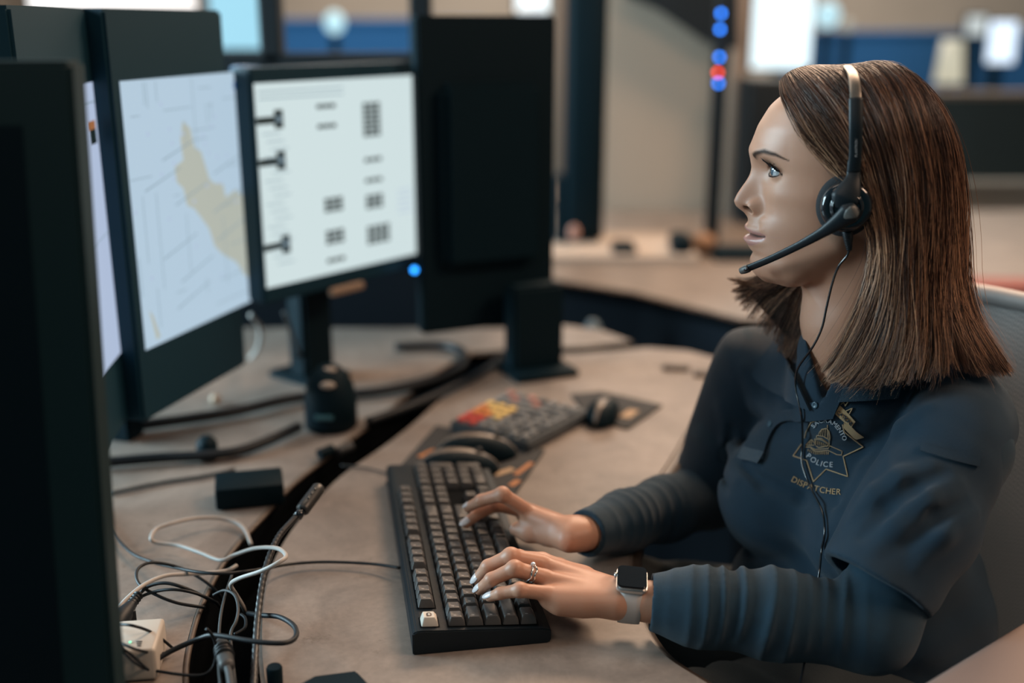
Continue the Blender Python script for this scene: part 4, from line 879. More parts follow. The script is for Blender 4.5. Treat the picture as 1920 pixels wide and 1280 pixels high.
# ================================================================= hair
def G(*p): return [onW(x, y, w) for x, y, w in p]
near = [
 G((1461, 152, .018), (1464, 175, .040), (1482, 212, .060), (1515, 262, .073), (1562, 312, .079), (1612, 372, .086), (1636, 470, .088), (1612, 570, .086), (1572, 655, .078), (1545, 690, .072)),
 G((1474, 138, .012), (1492, 168, .046), (1522, 212, .068), (1562, 268, .080), (1608, 330, .086), (1638, 410, .090), (1646, 500, .092), (1624, 590, .092), (1585, 672, .088), (1552, 718, .084)),
 G((1496, 127, .006), (1524, 150, .042), (1556, 192, .068), (1590, 250, .082), (1625, 325, .088), (1650, 420, .092), (1656, 515, .095), (1640, 600, .096), (1605, 680, .094), (1570, 722, .090)),
 G((1530, 121, .0), (1562, 138, .035), (1592, 180, .066), (1622, 245, .083), (1650, 335, .090), (1668, 430, .094), (1670, 525, .098), (1660, 610, .100), (1632, 690, .100), (1600, 728, .098)),
 G((1572, 122, .0), (1600, 134, .030), (1628, 172, .062), (1655, 240, .082), (1678, 335, .090), (1690, 435, .094), (1690, 530, .098), (1684, 615, .104), (1666, 690, .106), (1645, 728, .106)),
 G((1606, 118, .0), (1634, 128, .028), (1662, 166, .058), (1688, 236, .080), (1708, 335, .088), (1714, 435, .092), (1714, 530, .096), (1712, 615, .104), (1702, 680, .110), (1690, 718, .112)),
 G((1640, 113, .0), (1668, 122, .022), (1700, 162, .048), (1724, 236, .070), (1742, 335, .078), (1746, 435, .082), (1744, 530, .088), (1746, 610, .100), (1745, 670, .110), (1735, 712, .116)),
 G((1652, 114, .0), (1692, 128, .015), (1730, 172, .034), (1756, 244, .052), (1770, 340, .058), (1774, 440, .062), (1774, 530, .070), (1784, 600, .084), (1804, 660, .100), (1822, 702, .108)),
 G((1662, 116, .0), (1710, 140, .006), (1752, 192, .014), (1780, 270, .022), (1793, 360, .024), (1797, 450, .028), (1800, 530, .036), (1818, 600, .050), (1848, 655, .066), (1876, 700, .076)),
 G((1668, 118, -.004), (1714, 144, -.012), (1760, 204, -.014), (1788, 285, -.012), (1800, 370, -.010), (1803, 455, -.006), (1806, 530, .004), (1826, 596, .022), (1860, 648, .042), (1892, 700, .056)),
 G((1660, 117, -.010), (1700, 138, -.035), (1740, 196, -.050), (1768, 280, -.054), (1782, 370, -.054), (1784, 460, -.052), (1784, 540, -.046), (1790, 610, -.034), (1810, 660, -.018), (1830, 700, -.006)),
]
far = [
 G((1650, 115, -.004), (1680, 130, -.045), (1705, 190, -.070), (1720, 275, -.078), (1728, 365, -.078), (1722, 455, -.078), (1690, 540, -.078), (1650, 610, -.076), (1620, 660, -.074), (1600, 700, -.072)),
 G((1606, 119, -.004), (1630, 128, -.045), (1650, 180, -.072), (1660, 265, -.080), (1660, 360, -.082), (1630, 450, -.082), (1580, 530, -.082), (1540, 600, -.080), (1512, 650, -.078), (1500, 690, -.076)),
 G((1560, 121, -.004), (1580, 130, -.045), (1600, 180, -.070), (1615, 260, -.080), (1620, 350, -.082), (1590, 440, -.084), (1545, 515, -.084), (1505, 580, -.082), (1485, 630, -.080), (1470, 678, -.078)),
 G((1520, 122, -.004), (1530, 132, -.042), (1550, 178, -.068), (1570, 255, -.078), (1580, 340, -.082), (1550, 430, -.084), (1508, 500, -.086), (1480, 555, -.084), (1462, 600, -.082), (1445, 640, -.080)),
 G((1490, 130, -.006), (1500, 142, -.040), (1515, 180, -.062), (1535, 250, -.076), (1555, 335, -.080), (1530, 420, -.084), (1492, 480, -.086), (1450, 520, -.088), (1412, 545, -.090), (1382, 572, -.092)),
 G((1463, 150, -.018), (1470, 168, -.040), (1484, 200, -.058), (1510, 255, -.072), (1540, 330, -.078), (1520, 415, -.082), (1480, 475, -.086), (1440, 508, -.090), (1404, 526, -.093), (1366, 522, -.096)),
]
near = np.array(near); far = np.array(far)
def resample(S, n):
    """S: (m, k, 3) guides -> smooth in both directions; returns f(s, t)"""
    m, k, _ = S.shape
    def cr(A, x):                                           # catmull-rom along axis 0
        x = np.clip(x, 0, len(A) - 1 - 1e-6); i = x.astype(int); f = (x - i)[:, None, None]; a = A[np.maximum(i - 1, 0)]; b = A[i]; c = A[np.minimum(i + 1, len(A) - 1)]; d = A[np.minimum(i + 2, len(A) - 1)]
        return .5 * (2 * b + (c - a) * f + (2 * a - 5 * b + 4 * c - d) * f ** 2 + (3 * b - a - 3 * c + d) * f ** 3)
    def f(s, tt):
        R = cr(S, s * (m - 1)); out = np.zeros((len(s), n, 3))    # (N, k, 3)
        x = tt * (k - 1); x = np.clip(x, 0, k - 1 - 1e-6); i = x.astype(int); fr = (x - i)[..., None]; ar = np.arange(len(s))[:, None]
        a = R[ar, np.maximum(i - 1, 0)]; b = R[ar, i]; c = R[ar, np.minimum(i + 1, k - 1)]; d = R[ar, np.minimum(i + 2, k - 1)]
        return .5 * (2 * b + (c - a) * fr + (2 * a - 5 * b + 4 * c - d) * fr ** 2 + (3 * b - a - 3 * c + d) * fr ** 3)
    return f
def clampW(Q): return Q
def strands(S, N, seed, r0, depth, wig, npt=26, fly=0.0, bright=0.0):
    g = np.random.default_rng(seed); m = S.shape[0]; f = resample(S, npt)
    s = g.random(N); clump = np.floor(s * m * 7 + g.random(N) * .7); cs = (clump + .5) / (m * 7)
    tt = np.linspace(0, 1, npt)[None, :] * np.clip(1.035 - np.abs(g.normal(0, .045, N)) - .085 * np.abs(np.sin(clump * 7.3)) ** 1.5, .72, 1.0)[:, None]
    pull = np.clip(tt ** 1.3, 0, 1) * .72
    s2 = np.clip(s, 0, 1); Q = f(s2, tt) * (1 - pull[..., None]) + f(np.clip(cs, 0, 1), tt) * pull[..., None]
    dep = g.random(N) * depth * (.4 + .6 * np.abs(np.sin(clump * 2.1)));
    c0 = np.array([-.02, .0, .0]); R = Q - c0; R[..., 1] = np.maximum(R[..., 1], 0) ; nr = np.linalg.norm(R, axis=2, keepdims=True) + 1e-6
    Q = Q - R / nr * dep[:, None, None]
    ph = g.random((N, 3)) * 6.28; fr_ = g.uniform(1.5, 4, (N, 3)); tx = tt[..., None]
    Q = Q + (np.sin(tx * fr_[:, None, :] * 6.28 / 2 + ph[:, None, :]) - np.sin(ph)[:, None, :]) * wig * (np.minimum(1, tx * 3)) * g.uniform(.3, 1.2, N)[:, None, None]
    cp = np.random.default_rng(int(seed) + 5).random((400, 3)) * 6.28; ci = clump.astype(int) % 400
    Q = Q + np.sin(tx * 7 + cp[ci][:, None, :]) * wig * 2.2 * tx ** 1.5
    if fly: Q = Q + (g.normal(0, fly, (N, 1, 3)) * tx ** 1.6 + np.abs(g.normal(0, fly * .5, (N, 1, 1))) * R / nr * np.sin(tx * 3.1))
    P = HO + HS * (Q @ HM)
    # three-sided tubes
    d = np.gradient(P, axis=1); d /= np.linalg.norm(d, axis=2, keepdims=True) + 1e-9
    a = np.cross(d, np.array([.3, .2, .93])); a /= np.linalg.norm(a, axis=2, keepdims=True) + 1e-9; b = np.cross(d, a)
    tp = np.clip(np.minimum(1, (1 - np.linspace(0, 1, npt)) * 3.0), .25, 1); rad = (r0 * g.uniform(.7, 1.3, N))[:, None] * tp[None, :]
    V = np.stack([P + (a * math.cos(q) + b * math.sin(q)) * rad[..., None] for q in (0, 2.094, 4.189)], 2)   # N, npt, 3, 3
    idx = np.arange(N * npt * 3).reshape(N, npt, 3); F = []
    for k in range(3):
        k2 = (k + 1) % 3; F.append(np.stack([idx[:, :-1, k], idx[:, :-1, k2], idx[:, 1:, k2], idx[:, 1:, k]], -1).reshape(-1, 4))
    # colour of each strand: dark roots, lighter streaks in locks
    lk = .5 + .5 * np.sin(s * m * 11 + 1.7 * np.sin(s * m * 27)); hc = np.random.default_rng(int(seed) + 9).random(4000); sc_ = np.floor(s * m * 24 + g.random(N) * .5).astype(int) % 4000; hi = np.clip(1.25 * hc[sc_] ** 1.9 + .25 * (lk - .5) + g.normal(0, .16, N) - .13 + bright * .7, 0, 1)
    hi = hi[:, None] * np.clip(.35 + tt * 1.1, 0, 1)
    C_ = np.repeat(np.repeat(hi[..., None], 3, 2)[..., None], 3, 3)
    return V.reshape(-1, 3), np.concatenate(F), C_.reshape(-1, 3)
m_hair = mat('brown_hair', (.05, .02, .01), .36, spec=.55)
def hair_nodes(m):
    nt = m.node_tree; N = nt.nodes; L = nt.links; b = N['Principled BSDF']; at = N.new('ShaderNodeVertexColor'); at.layer_name = 'mask'
    r = N.new('ShaderNodeValToRGB'); r.color_ramp.elements[0].color = (.020, .009, .006, 1); r.color_ramp.elements[1].color = (.72, .40, .23, 1)
    e = r.color_ramp.elements.new(.45); e.color = (.13, .058, .034, 1); L.new(at.outputs[0], r.inputs[0]); L.new(r.outputs[0], b.inputs['Base Color'])
hair_nodes(m_hair)
def hair_obj(name, S, N, seed, r0, depth, wig, parent, **k):
    V, F, C_ = strands(S, N, seed, r0, depth, wig, **k); o = mk(name, V, F, m_hair, parent); set_mask(o, C_.astype(np.float32)); return o
# dark under-layer that keeps the scalp covered
def sheet(S, inset, name, parent, t1=.93):
    f = resample(S, 30); m = 60; s = np.linspace(0, 1, m); tt = np.tile(np.linspace(0.0, t1, 30), (m, 1)); Q = f(s, tt); R = Q - np.array([-.02, 0, 0]); R[..., 1] = np.maximum(R[..., 1], 0); R /= np.linalg.norm(R, axis=2, keepdims=True) + 1e-6
    Vs = [HO + HS * ((Q - R * i_).reshape(-1, 3) @ HM) for i_ in (inset, inset + .004)]; F = []; n_ = m * 30
    for i in range(m - 1):
        for j in range(29):
            a = i * 30 + j; F.append((a, a + 1, a + 31, a + 30)); F.append((a + n_, a + 30 + n_, a + 31 + n_, a + 1 + n_))
    o = mk(name, np.concatenate(Vs), F, m_hair, parent); set_mask(o, np.zeros((2 * n_, 3), np.float32)); return o
ring_ = np.concatenate([near, far])
hair = sheet(near, .010, 'hair', person); sheet(far, .010, 'hair_underlayer', hair)
sheet(ring_[[9, 10, 11, 12]], .010, 'hair_underlayer', hair)
hair_obj('hair_strands', near, 9500, 1, .00034, .011, .0016, hair)
hair_obj('hair_strands', ring_[8:], 4600, 2, .00042, .010, .0016, hair); hair_obj('hair_strands', far, 2600, 4, .00045, .034, .0020, hair)
hair_obj('loose_strands', near, 420, 3, .00022, .003, .0028, hair, fly=.0085); hair_obj('loose_strands', near, 1300, 6, .00026, .002, .0036, hair, fly=.0042, bright=.30)
# fine hairs at the temple and the brow hairs
# ================================================================= things worn: headset, watch, rings, pendant
m_blk = mat('matte_black_plastic', (.006, .011, .015), .42, spec=.35, bump=.1, bscale=1500)
m_blk2 = mat('soft_black_foam', (.012, .014, .017), .9, bump=.5, bscale=900)
m_gls = mat('glossy_black_plastic', (.008, .010, .013), .14, coat=.4)
m_gry = mat('grey_plastic', (.085, .085, .080), .4)
m_steel = mat('brushed_steel', (.17, .15, .13), .42, metal=.8)
C0 = onW(1586, 386, .088); EC0 = H(*C0)
hs = thing('headset', EC0, 'black single-ear telephone headset with a boom microphone, worn by the seated woman', 'headset')
cupax = hL * .985 + hF * .12 + hU * .05; cupax /= np.linalg.norm(cupax); qc = Vector((0, 0, 1)).rotation_difference(Vector(cupax)).to_matrix()
b = MB(); b.lathe([(.012, -.014), (.026, -.016), (.0315, -.010), (.0330, -.003), (.0310, .004), (.026, .007), (.012, .007)], tuple(EC0 - cupax * .004), n=40, M=qc)
P_ = np.array(b.V); P_ = EC0 + (P_ - EC0) * .93; P_[:, 2] = EC0[2] + (P_[:, 2] - EC0[2]) * 1.10; ear = mk('ear_cushion', P_, b.F, m_blk2, hs)
b = MB(); b.lathe([(.0200, .002), (.0262, .003), (.0268, .008), (.0245, .0125), (.0185, .0140), (.0176, .0132), (.0170, .0150), (.0120, .0170), (.002, .0176)], tuple(EC0), n=40, M=qc); cup = b.done('ear_cup', m_gls, hs, True)
b = MB(); b.lathe([(.0152, .013), (.0162, .0160), (.0150, .0185), (.0136, .0185), (.0132, .0165)], tuple(EC0), n=40, M=qc); b.done('ear_cup_ring', m_gls, cup, True)
# yoke flaring down from the headband
def Hp(x, y, w): return H(*onW(x, y, w))
b = MB(); b.tube([Hp(1601, 300, .094), Hp(1600, 330, .098), Hp(1594, 352, .102), Hp(1586, 372, .104), Hp(1578, 392, .103)], [.0062, .0072, .0115, .0155, .0100], 16, 6, flat=(.34, tuple(hL))); b.done('yoke', m_blk, hs, True)
# headband: steel strap over the crown, plastic slider over its lower end
band = [Hp(1601, 318, .096), Hp(1605, 250, .099), Hp(1605, 195, .094), Hp(1603, 160, .078), Hp(1599, 138, .055), Hp(1592, 127, .025)]
top = [H(.0105, .1350, .0), H(.008, .1325, -.028), H(.005, .120, -.062), H(.004, .090, -.086), H(.004, .050, -.094), H(.006, .020, -.094)]
b = MB(); b.tube(band + top, .0060, 12, 8, flat=(.20, tuple(hL))); hb = b.done('headband', m_steel, hs, True)
b = MB(); b.tube([Hp(1601, 322, .0972), Hp(1604, 285, .1000), Hp(1605, 235, .1008), Hp(1605, 183, .0945)], [.0068, .0066, .0072, .0072], 14, 8, flat=(.36, tuple(hL))); sl = b.done('headband_slider', m_blk, hs, True)
b = MB(); b.ball(tuple(H(.006, .012, -.086)), (.016, .006, .022), 12); b.done('temple_rest', m_blk2, hs, True)
# boom with the microphone
pv = EC0 + cupax * .0190 + hU * -.008 + hF * -.004
bp_ = [Hp(1606, 388, .110), Hp(1592, 400, .111), Hp(1570, 417, .109), Hp(1540, 437, .103), Hp(1500, 459, .090), Hp(1450, 483, .068), Hp(1412, 499, .052), Hp(1392, 507, .044)]
b = MB(); b.tube(bp_, [.0060, .0118, .0085, .0058, .0046, .0042, .0042, .0040], 16, 6, flat=(.55, tuple(hL))); bm_ = b.done('boom_arm', m_blk, hs, True)
b = MB(); b.tube([Hp(1404, 502.5, .049), Hp(1396, 505.5, .046), Hp(1389, 508, .043)], [.0046, .0047, .0036], 16, 4); mc = b.done('microphone', m_gry, bm_, True)
b = MB(); b.tube([Hp(1403, 503, .0545), Hp(1396, 506, .0512)], .0016, 10, 2); b.done('microphone_slot', m_gls, mc, True)
b = MB(); b.tube([Hp(1606, 392, .1165), Hp(1600, 397, .1180), Hp(1592, 402, .1180), Hp(1583, 409, .1160)], [.0048, .0072, .0058, .0012], 14, 5, flat=(.20, tuple(hL))); b.done('pivot_badge', m_gry, bm_, True)
# strain relief and cable
b = MB(); P0, P1 = Hp(1589, 436, .090), Hp(1592, 466, .088)
for i in range(9):
    t = i / 8; c = P0 * (1 - t) + P1 * t; rr = .0062 - .0030 * t
    b.lathe([(rr * .75, -.0020), (rr, -.0010), (rr, .0008), (rr * .75, .0018)], tuple(c), n=16)
b.tube([P0, P1], [.0048, .0026], 12); b.done('strain_relief', m_blk, hs, True)
cb = [Hp(1592, 462, .088), Hp(1589, 478, .086), Hp(1572, 500, .082), Hp(1561, 530, .076), Hp(1550, 575, .070), Hp(1541, 615, .066), Hp(1524, 650, .058)]
low = [(1512, 690), (1506, 725), (1513, 775), (1511, 830), (1508, 868), (1524, 912), (1546, 960), (1551, 1000), (1545, 1030)]
Ph = polo.hit([p[0] for p in low], [p[1] for p in low]); nh_ = polo.grad(Ph); Ph = Ph + nh_ * np.array([.012, .010, .008, .0055, .005, .005, .004, .004, .004])[:, None]
cb += [tuple(p) for p in Ph]
cb += [PD(1535, 1080, 1.24), PD(1520, 1180, 1.24), PD(1509, 1238, 1.165), PD(1497, 1300, 1.12)]
b = MB(); b.tube(cb, .00135, 8, 8); b.done('cable', m_gls, hs, True)
# small writing on the slider, running up the band
m_alu0 = mat('pale_print', (.32, .33, .34), .5)
def on_band(x, y, h):
    return np.array([Hp(float(a), float(c), .1032) for a, c in zip(x, y)]) + hL * (h[:, None] if hasattr(h, '__len__') else h)
lettering('slider_lettering', 'PLANTRONICS', [(1607.0, 294), (1607.6, 252)], 6.2, m_alu0, on_band, sl, th=.0003)

# ---- watch
W0 = PZ(1181, 1120, .047); wn = np.array([-.05, -.20, .97]); wa = eL.copy(); wn -= wa * (wn @ wa); wn /= np.linalg.norm(wn); wb = np.cross(wn, wa)
wt = thing('smartwatch', W0, 'smartwatch with a dark square face and pale grey strap on the woman\'s near wrist', 'watch')
m_strap = mat('pale_grey_silicone', (.42, .40, .385), .6); m_alu = mat('silver_aluminium', (.55, .54, .53), .3, metal=.85); m_wg = mat('dark_watch_glass', (.010, .008, .008), .05, coat=1.0)
def wloc3(p): return W0 + p[0] * wa + p[1] * wb + p[2] * wn
b = MB(); V = []; F = []; n_ = 48; k_ = 8
for i in range(n_ + 1):
    a = math.radians(36) + math.radians(360 - 72) * i / n_; c = math.sin(a), math.cos(a)
    for j in range(k_):
        q = 2 * math.pi * j / k_ + math.pi / 8; hx = .0118 * (1 + .15 * abs(math.cos(a)) * 0) ; x = max(-1, min(1, math.cos(q) * 1.3)) * hx; dr = max(-1, min(1, math.sin(q) * 1.3)) * .0011
        V.append(wloc3((x, -(.0262 + dr) * c[0], (.0262 + dr) * c[1] - .001)))
for i in range(n_):
    for j in range(k_): F.append((i * k_ + j, i * k_ + (j + 1) % k_, (i + 1) * k_ + (j + 1) % k_, (i + 1) * k_ + j))
F.append(tuple(range(k_))); F.append(tuple(n_ * k_ + j for j in range(k_))[::-1])
mk('strap', V, F, m_strap, wt)
def rsq(hx, hy, z0, z1, r, name, m, bev, cz=.0215):
    b = MB(); pts = []
    for cx, cy, a0 in ((hx - r, hy - r, 0), (-hx + r, hy - r, 90), (-hx + r, -hy + r, 180), (hx - r, -hy + r, 270)):
        for i in range(7): a = math.radians(a0 + 15 * i); pts.append((cx + r * math.cos(a), cy + r * math.sin(a)))
    b.prism(pts, z0, z1, bev); V = np.array([wloc3((v[0], v[1], v[2] + cz)) for v in b.V]); o = mk(name, V, b.F, m, wt)
    o.data.set_sharp_from_angle(angle=math.radians(60)); return o
rsq(.0168, .0192, -.001, .0062, .0070, 'watch_case', m_alu, .0022); rsq(.0160, .0184, .0058, .0084, .0066, 'watch_glass', m_wg, .0016)
b = MB(); c = W0 - wa * .0175 + wb * .006 + wn * .0242; q = Vector((0, 0, 1)).rotation_difference(Vector(-wa)).to_matrix(); b.lathe([(.0030, -.002), (.0032, .001), (.0026, .0018)], tuple(c), n=16, M=q); b.done('crown', m_alu, wt, True)
# ---- rings on the ring finger
m_sil = mat('polished_silver', (.75, .72, .68), .16, metal=1.0); m_gem = mat('clear_stone', (.85, .87, .9), .04, coat=1.0, metal=.3)
fa, fb = LM[2], LF[2][0]; fd = (fb - fa) / np.linalg.norm(fb - fa)
for k, (t, lab, rr) in enumerate(((.52, 'engagement ring with a raised clear stone on her ring finger', .0095), (.40, 'silver wedding band behind the stone ring on her ring finger', .0096))):
    c = fa * (1 - t) + fb * t; r_ = thing('ring', c, lab, 'ring', 'rings on the ring finger'); b = MB(); u1 = np.cross(fd, np.array([0, 1., 0])); u1 /= np.linalg.norm(u1)
    if u1[2] < 0: u1 = -u1
    u2 = np.cross(fd, u1); pts = [c + (u1 * math.cos(a) + u2 * math.sin(a)) * rr + fd * .0008 * math.sin(a * 5 + k) for a in np.linspace(0, 2 * math.pi, 41)]
    b.tube(pts, .0011, 8); b.done('band', m_sil, r_, True)
    if k == 0:
        b = MB(); q = Vector((0, 0, 1)).rotation_difference(Vector(u1)).to_matrix(); b.lathe([(.0008, -.002), (.0026, .0006), (.0022, .0016), (.0012, .0020)], tuple(c + u1 * (rr + .0022)), n=8, M=q); b.done('stone', m_gem, r_, False)
        for s_ in (-1, 1):
            b = MB(); b.ball(tuple(c + u1 * (rr * .92) + u2 * s_ * .0042), .0013, 6); b.done('side_stone', m_gem, r_, False)
# ---- pendant
pc = skin.hit([1519], [733])[0]; pn = skin.grad(pc[None])[0]; pt = thing('necklace', pc + pn * .002, 'fine silver necklace with a small cross pendant at the open collar', 'necklace')
ch = [(1497, 640), (1500, 680), (1508, 715), (1519, 733), (1545, 712), (1565, 690), (1580, 665)]; Pc = skin.hit([p[0] for p in ch], [p[1] for p in ch]); Pc += skin.grad(Pc) * .0012
b = MB(); b.tube([tuple(p) for p in Pc], .0006, 6, 6); b.done('chain', m_sil, pt, True)
b = MB()
for A_, B_ in (((1508, 727), (1532, 741)), ((1514, 745), (1519, 722))):
    Q_ = skin.hit([A_[0], B_[0]], [A_[1], B_[1]]); Q_ += skin.grad(Q_) * .003; b.tube([tuple(Q_[0]), tuple(Q_[1])], .0013, 6)
b.done('cross', m_sil, pt, True)

person_space(False)
# ================================================================= things on the desk
def mkl(name, b, m, parent, loc=(0, 0, 0), smooth=False, me=None):
    """child in the local space of a turned parent"""
    if me is None:
        me = bpy.data.meshes.new(name); me.from_pydata(b.V, [], b.F); me.update()
        for q in (m if isinstance(m, (list, tuple)) else [m]): me.materials.append(q)
        me.polygons.foreach_set('material_index', b.I)
        if smooth: me.polygons.foreach_set('use_smooth', [True] * len(me.polygons)); me.set_sharp_from_angle(angle=math.radians(40))
    o = bpy.data.objects.new(name, me); COL.objects.link(o); o.parent = parent; o.location = loc; return o
kN = PZ(773, 1186, .026); kFar = PZ(728, 897, .027); kA_ = math.atan2(kFar[1] - kN[1], kFar[0] - kN[0]); KL = .436; KW = .142
kb = thing('keyboard', (kN[0], kN[1], 0), 'black mechanical keyboard with one pale escape key under the woman\'s hands', 'keyboard'); kb.rotation_euler.z = kA_   # local x: away along the keyboard, local -y: towards her
m_kc = mat('keyboard_case', (.006, .011, .015), .45, spec=.22, bump=.15, bscale=1200); m_key = mat('keycap', (.055, .053, .052), .45, var=.12, vscale=40, bump=.1, bscale=1500); m_kwhite = mat('pale_keycap', (.52, .48, .42), .5); m_leg = mat('key_legend', (.30, .29, .28), .5)
b = MB()
prof = [(0, 0), (0, .024), (-.004, .0265), (-.010, .0268), (-KW + .008, .0172), (-KW, .0150), (-KW, .002), (-KW + .003, 0)]
n_ = len(prof); V = [(x, y, z) for x in (0, KL) for y, z in prof]; b.add(V, [tuple(range(n_)), tuple(range(n_, 2 * n_))[::-1]] + [(i, i + n_, (i + 1) % n_ + n_, (i + 1) % n_) for i in range(n_)])
case = mkl('case', b, m_kc, kb); bm = bmesh.new(); bm.from_mesh(case.data); bmesh.ops.recalc_face_normals(bm, faces=bm.faces); bmesh.ops.bevel(bm, geom=[e for e in bm.edges if e.calc_face_angle(0) > .5], offset=.0012, segments=2, affect='EDGES'); bm.to_mesh(case.data); bm.free()
PIT = (KL - .014) / 22.75; OX = .007
def topz(y): return .0262 + (y + .010) / (-KW + .018) * -.0090
m_pit = mat('key_well', (.002, .003, .004), .8, spec=.05)
def well(x0, x1, y0, y1):
    b = MB(); b.add([(x0, y0, topz(y0) + .0009), (x1, y0, topz(y0) + .0009), (x1, y1, topz(y1) + .0009), (x0, y1, topz(y1) + .0009)], [(0, 1, 2, 3)]); mkl('key_well', b, m_pit, kb)
kmesh = {}
def keymesh(w, tall=1):
    if (w, tall) in kmesh: return kmesh[(w, tall)]
    hx, hy = w * PIT / 2 - .0007, (tall * .0185) / 2 - .0007; b = MB(); V = []; lv = [(0, 0, 0, 0), (.0011, .0010, .0050, 0), (.0026, .0028, .0086, .0009), (.0034, .0036, .0090, .0009)]
    for ix, iy, z, oy in lv:
        r = .0012; ax, ay = hx - ix, hy - iy
        for cx, cy, a0 in ((ax - r, ay - r, 0), (-ax + r, ay - r, 90), (-ax + r, -ay + r, 180), (ax - r, -ay + r, 270)):
            for k in range(4): a = math.radians(a0 + 30 * k); V.append((cx + r * math.cos(a), cy + oy + r * math.sin(a), z))
    F = []
    for j in range(3):
        for k in range(16): F.append((j * 16 + k, j * 16 + (k + 1) % 16, (j + 1) * 16 + (k + 1) % 16, (j + 1) * 16 + k))
    c = len(V); V.append((0, .0009, .0082)); F += [(48 + k, 48 + (k + 1) % 16, c) for k in range(16)]
    b.add(V, F); b.cur = 1                       # a small legend near the upper left corner of the cap
    lx, ly = -hx + .0058, hy - .0062; b.add([(lx - .0013, ly - .0016, .00905), (lx + .0004, ly - .0016, .0089), (lx + .0004, ly + .0012, .00905), (lx - .0013, ly + .0012, .0092)], [(0, 1, 2, 3)])
    me = bpy.data.meshes.new('keycap'); me.from_pydata(b.V, [], b.F); me.materials.append(m_key); me.materials.append(m_leg); me.polygons.foreach_set('material_index', b.I); me.polygons.foreach_set('use_smooth', [True] * len(me.polygons)); me.set_sharp_from_angle(angle=math.radians(30)); kmesh[(w, tall)] = me; return me
YR = [-.0185, -.0460, -.0645, -.0830, -.1015, -.1200]; U = 'x'
rows = [[(0, 1), (2, 1), (3, 1), (4, 1), (5, 1), (6.5, 1), (7.5, 1), (8.5, 1), (9.5, 1), (11, 1), (12, 1), (13, 1), (14, 1), (15.25, 1), (16.25, 1), (17.25, 1)],
        [(i, 1) for i in range(13)] + [(13, 2)] + [(15.25, 1), (16.25, 1), (17.25, 1)] + [(18.5 + i, 1) for i in range(4)],
        [(0, 1.5)] + [(1.5 + i, 1) for i in range(12)] + [(13.5, 1.5)] + [(15.25, 1), (16.25, 1), (17.25, 1)] + [(18.5 + i, 1) for i in range(3)],
        [(0, 1.75)] + [(1.75 + i, 1) for i in range(11)] + [(12.75, 2.25)] + [(18.5 + i, 1) for i in range(3)],
        [(0, 2.25)] + [(2.25 + i, 1) for i in range(10)] + [(12.25, 2.75)] + [(16.25, 1)] + [(18.5 + i, 1) for i in range(3)],
        [(0, 1.25), (1.25, 1.25), (2.5, 1.25), (3.75, 6.25), (10, 1.25), (11.25, 1.25), (12.5, 1.25), (13.75, 1.25), (15.25, 1), (16.25, 1), (17.25, 1), (18.5, 2), (20.5, 1)]]
keys = [(OX + (x + w / 2) * PIT, YR[r], w, 1, r == 0 and x == 0) for r, row in enumerate(rows) for x, w in row] + [(OX + 22.0 * PIT, (YR[2] + YR[3]) / 2, 1, 2, False), (OX + 22.0 * PIT, (YR[4] + YR[5]) / 2, 1, 2, False)]
sl_ = math.atan2(-.0090, KW - .018); keys.sort(key=lambda k: k[0])
for x0, x1, y0, y1 in ((OX - .001, OX + PIT + .001, YR[0] - .0100, YR[0] + .0100), (OX + 2 * PIT - .001, OX + 15 * PIT + .001, YR[0] - .0100, YR[0] + .0100), (OX - .001, OX + 15 * PIT + .001, YR[5] - .0100, YR[1] + .0100), (OX + 15.25 * PIT - .001, OX + 18.25 * PIT + .001, YR[5] - .0100, YR[1] + .0100), (OX + 18.5 * PIT - .001, OX + 22.5 * PIT + .001, YR[5] - .0100, YR[1] + .0100)): well(x0, x1, y0, y1)
rest = MB()
for i, (x, y, w, tl_, esc) in enumerate(keys):
    me = keymesh(w, tl_)
    if i < 98:
        o = bpy.data.objects.new('keycap', me); COL.objects.link(o); o.parent = kb; o.location = (x, y, topz(y) + .0012); o.rotation_euler = (-sl_ * -1 * -1, 0, 0)
        if esc:
            o.data = me.copy(); o.data.materials[0] = m_kwhite; o.data.materials[1] = mat('brown_mark', (.10, .05, .03), .5); o['label'] = 'pale novelty escape key'
            b = MB(); b.ball((0, 0, 0), (.0046, .0030, .0004), 10); mkl('key_emblem', b, mat('dark_emblem', (.05, .035, .03), .5), o, (0, .0006, .0086), True); b = MB(); b.ball((0, 0, 0), (.0022, .0014, .0006), 8); mkl('key_emblem', b, m_kwhite, o, (0, .0006, .0087), True)
    else:
        R_ = Matrix.Translation((x, y, topz(y) + .0012)) @ Matrix.Rotation(-sl_, 4, 'X'); rest.add([tuple(R_ @ v.co) for v in me.vertices], [tuple(p.vertices) for p in me.polygons])
o = mkl('keycap_block', rest, m_key, kb, smooth=True); o['kind'] = 'stuff'

# cables and tangles (each one a thing of its own)
m_cab = mat('black_cable', (.006, .009, .012), .5, spec=.3); m_wcab = mat('grey_white_cable', (.34, .32, .30), .5); m_gcab = mat('dark_grey_cable', (.035, .038, .040), .5, spec=.3)
def c5(pts): return [(180 + x / 2.908, 840 + y / 2.908) for x, y in pts]
def cable(lab, pts, zs, r, m, ext=None, cat='cable', group=None, nm='cable'):
    zz = np.interp(np.linspace(0, 1, len(pts)), np.linspace(0, 1, len(zs)), zs); P = [tuple(PZ(x, y, z)) for (x, y), z in zip(pts, zz)] + (ext or [])
    b = MB(); b.tube(P, r, 8, 7); return tag(b.done(nm, m, None, True), lab, cat, group)
kcab = cable('thin black keyboard cable crossing the channel to the left', c5([(1655, 652), (1500, 630), (1250, 620), (1050, 633), (880, 663), (700, 683), (560, 675), (430, 650), (300, 618), (180, 560), (70, 430), (0, 300)]), [.012, .006, .010, .028, .028, .012, .006, .006], .0019, m_cab)
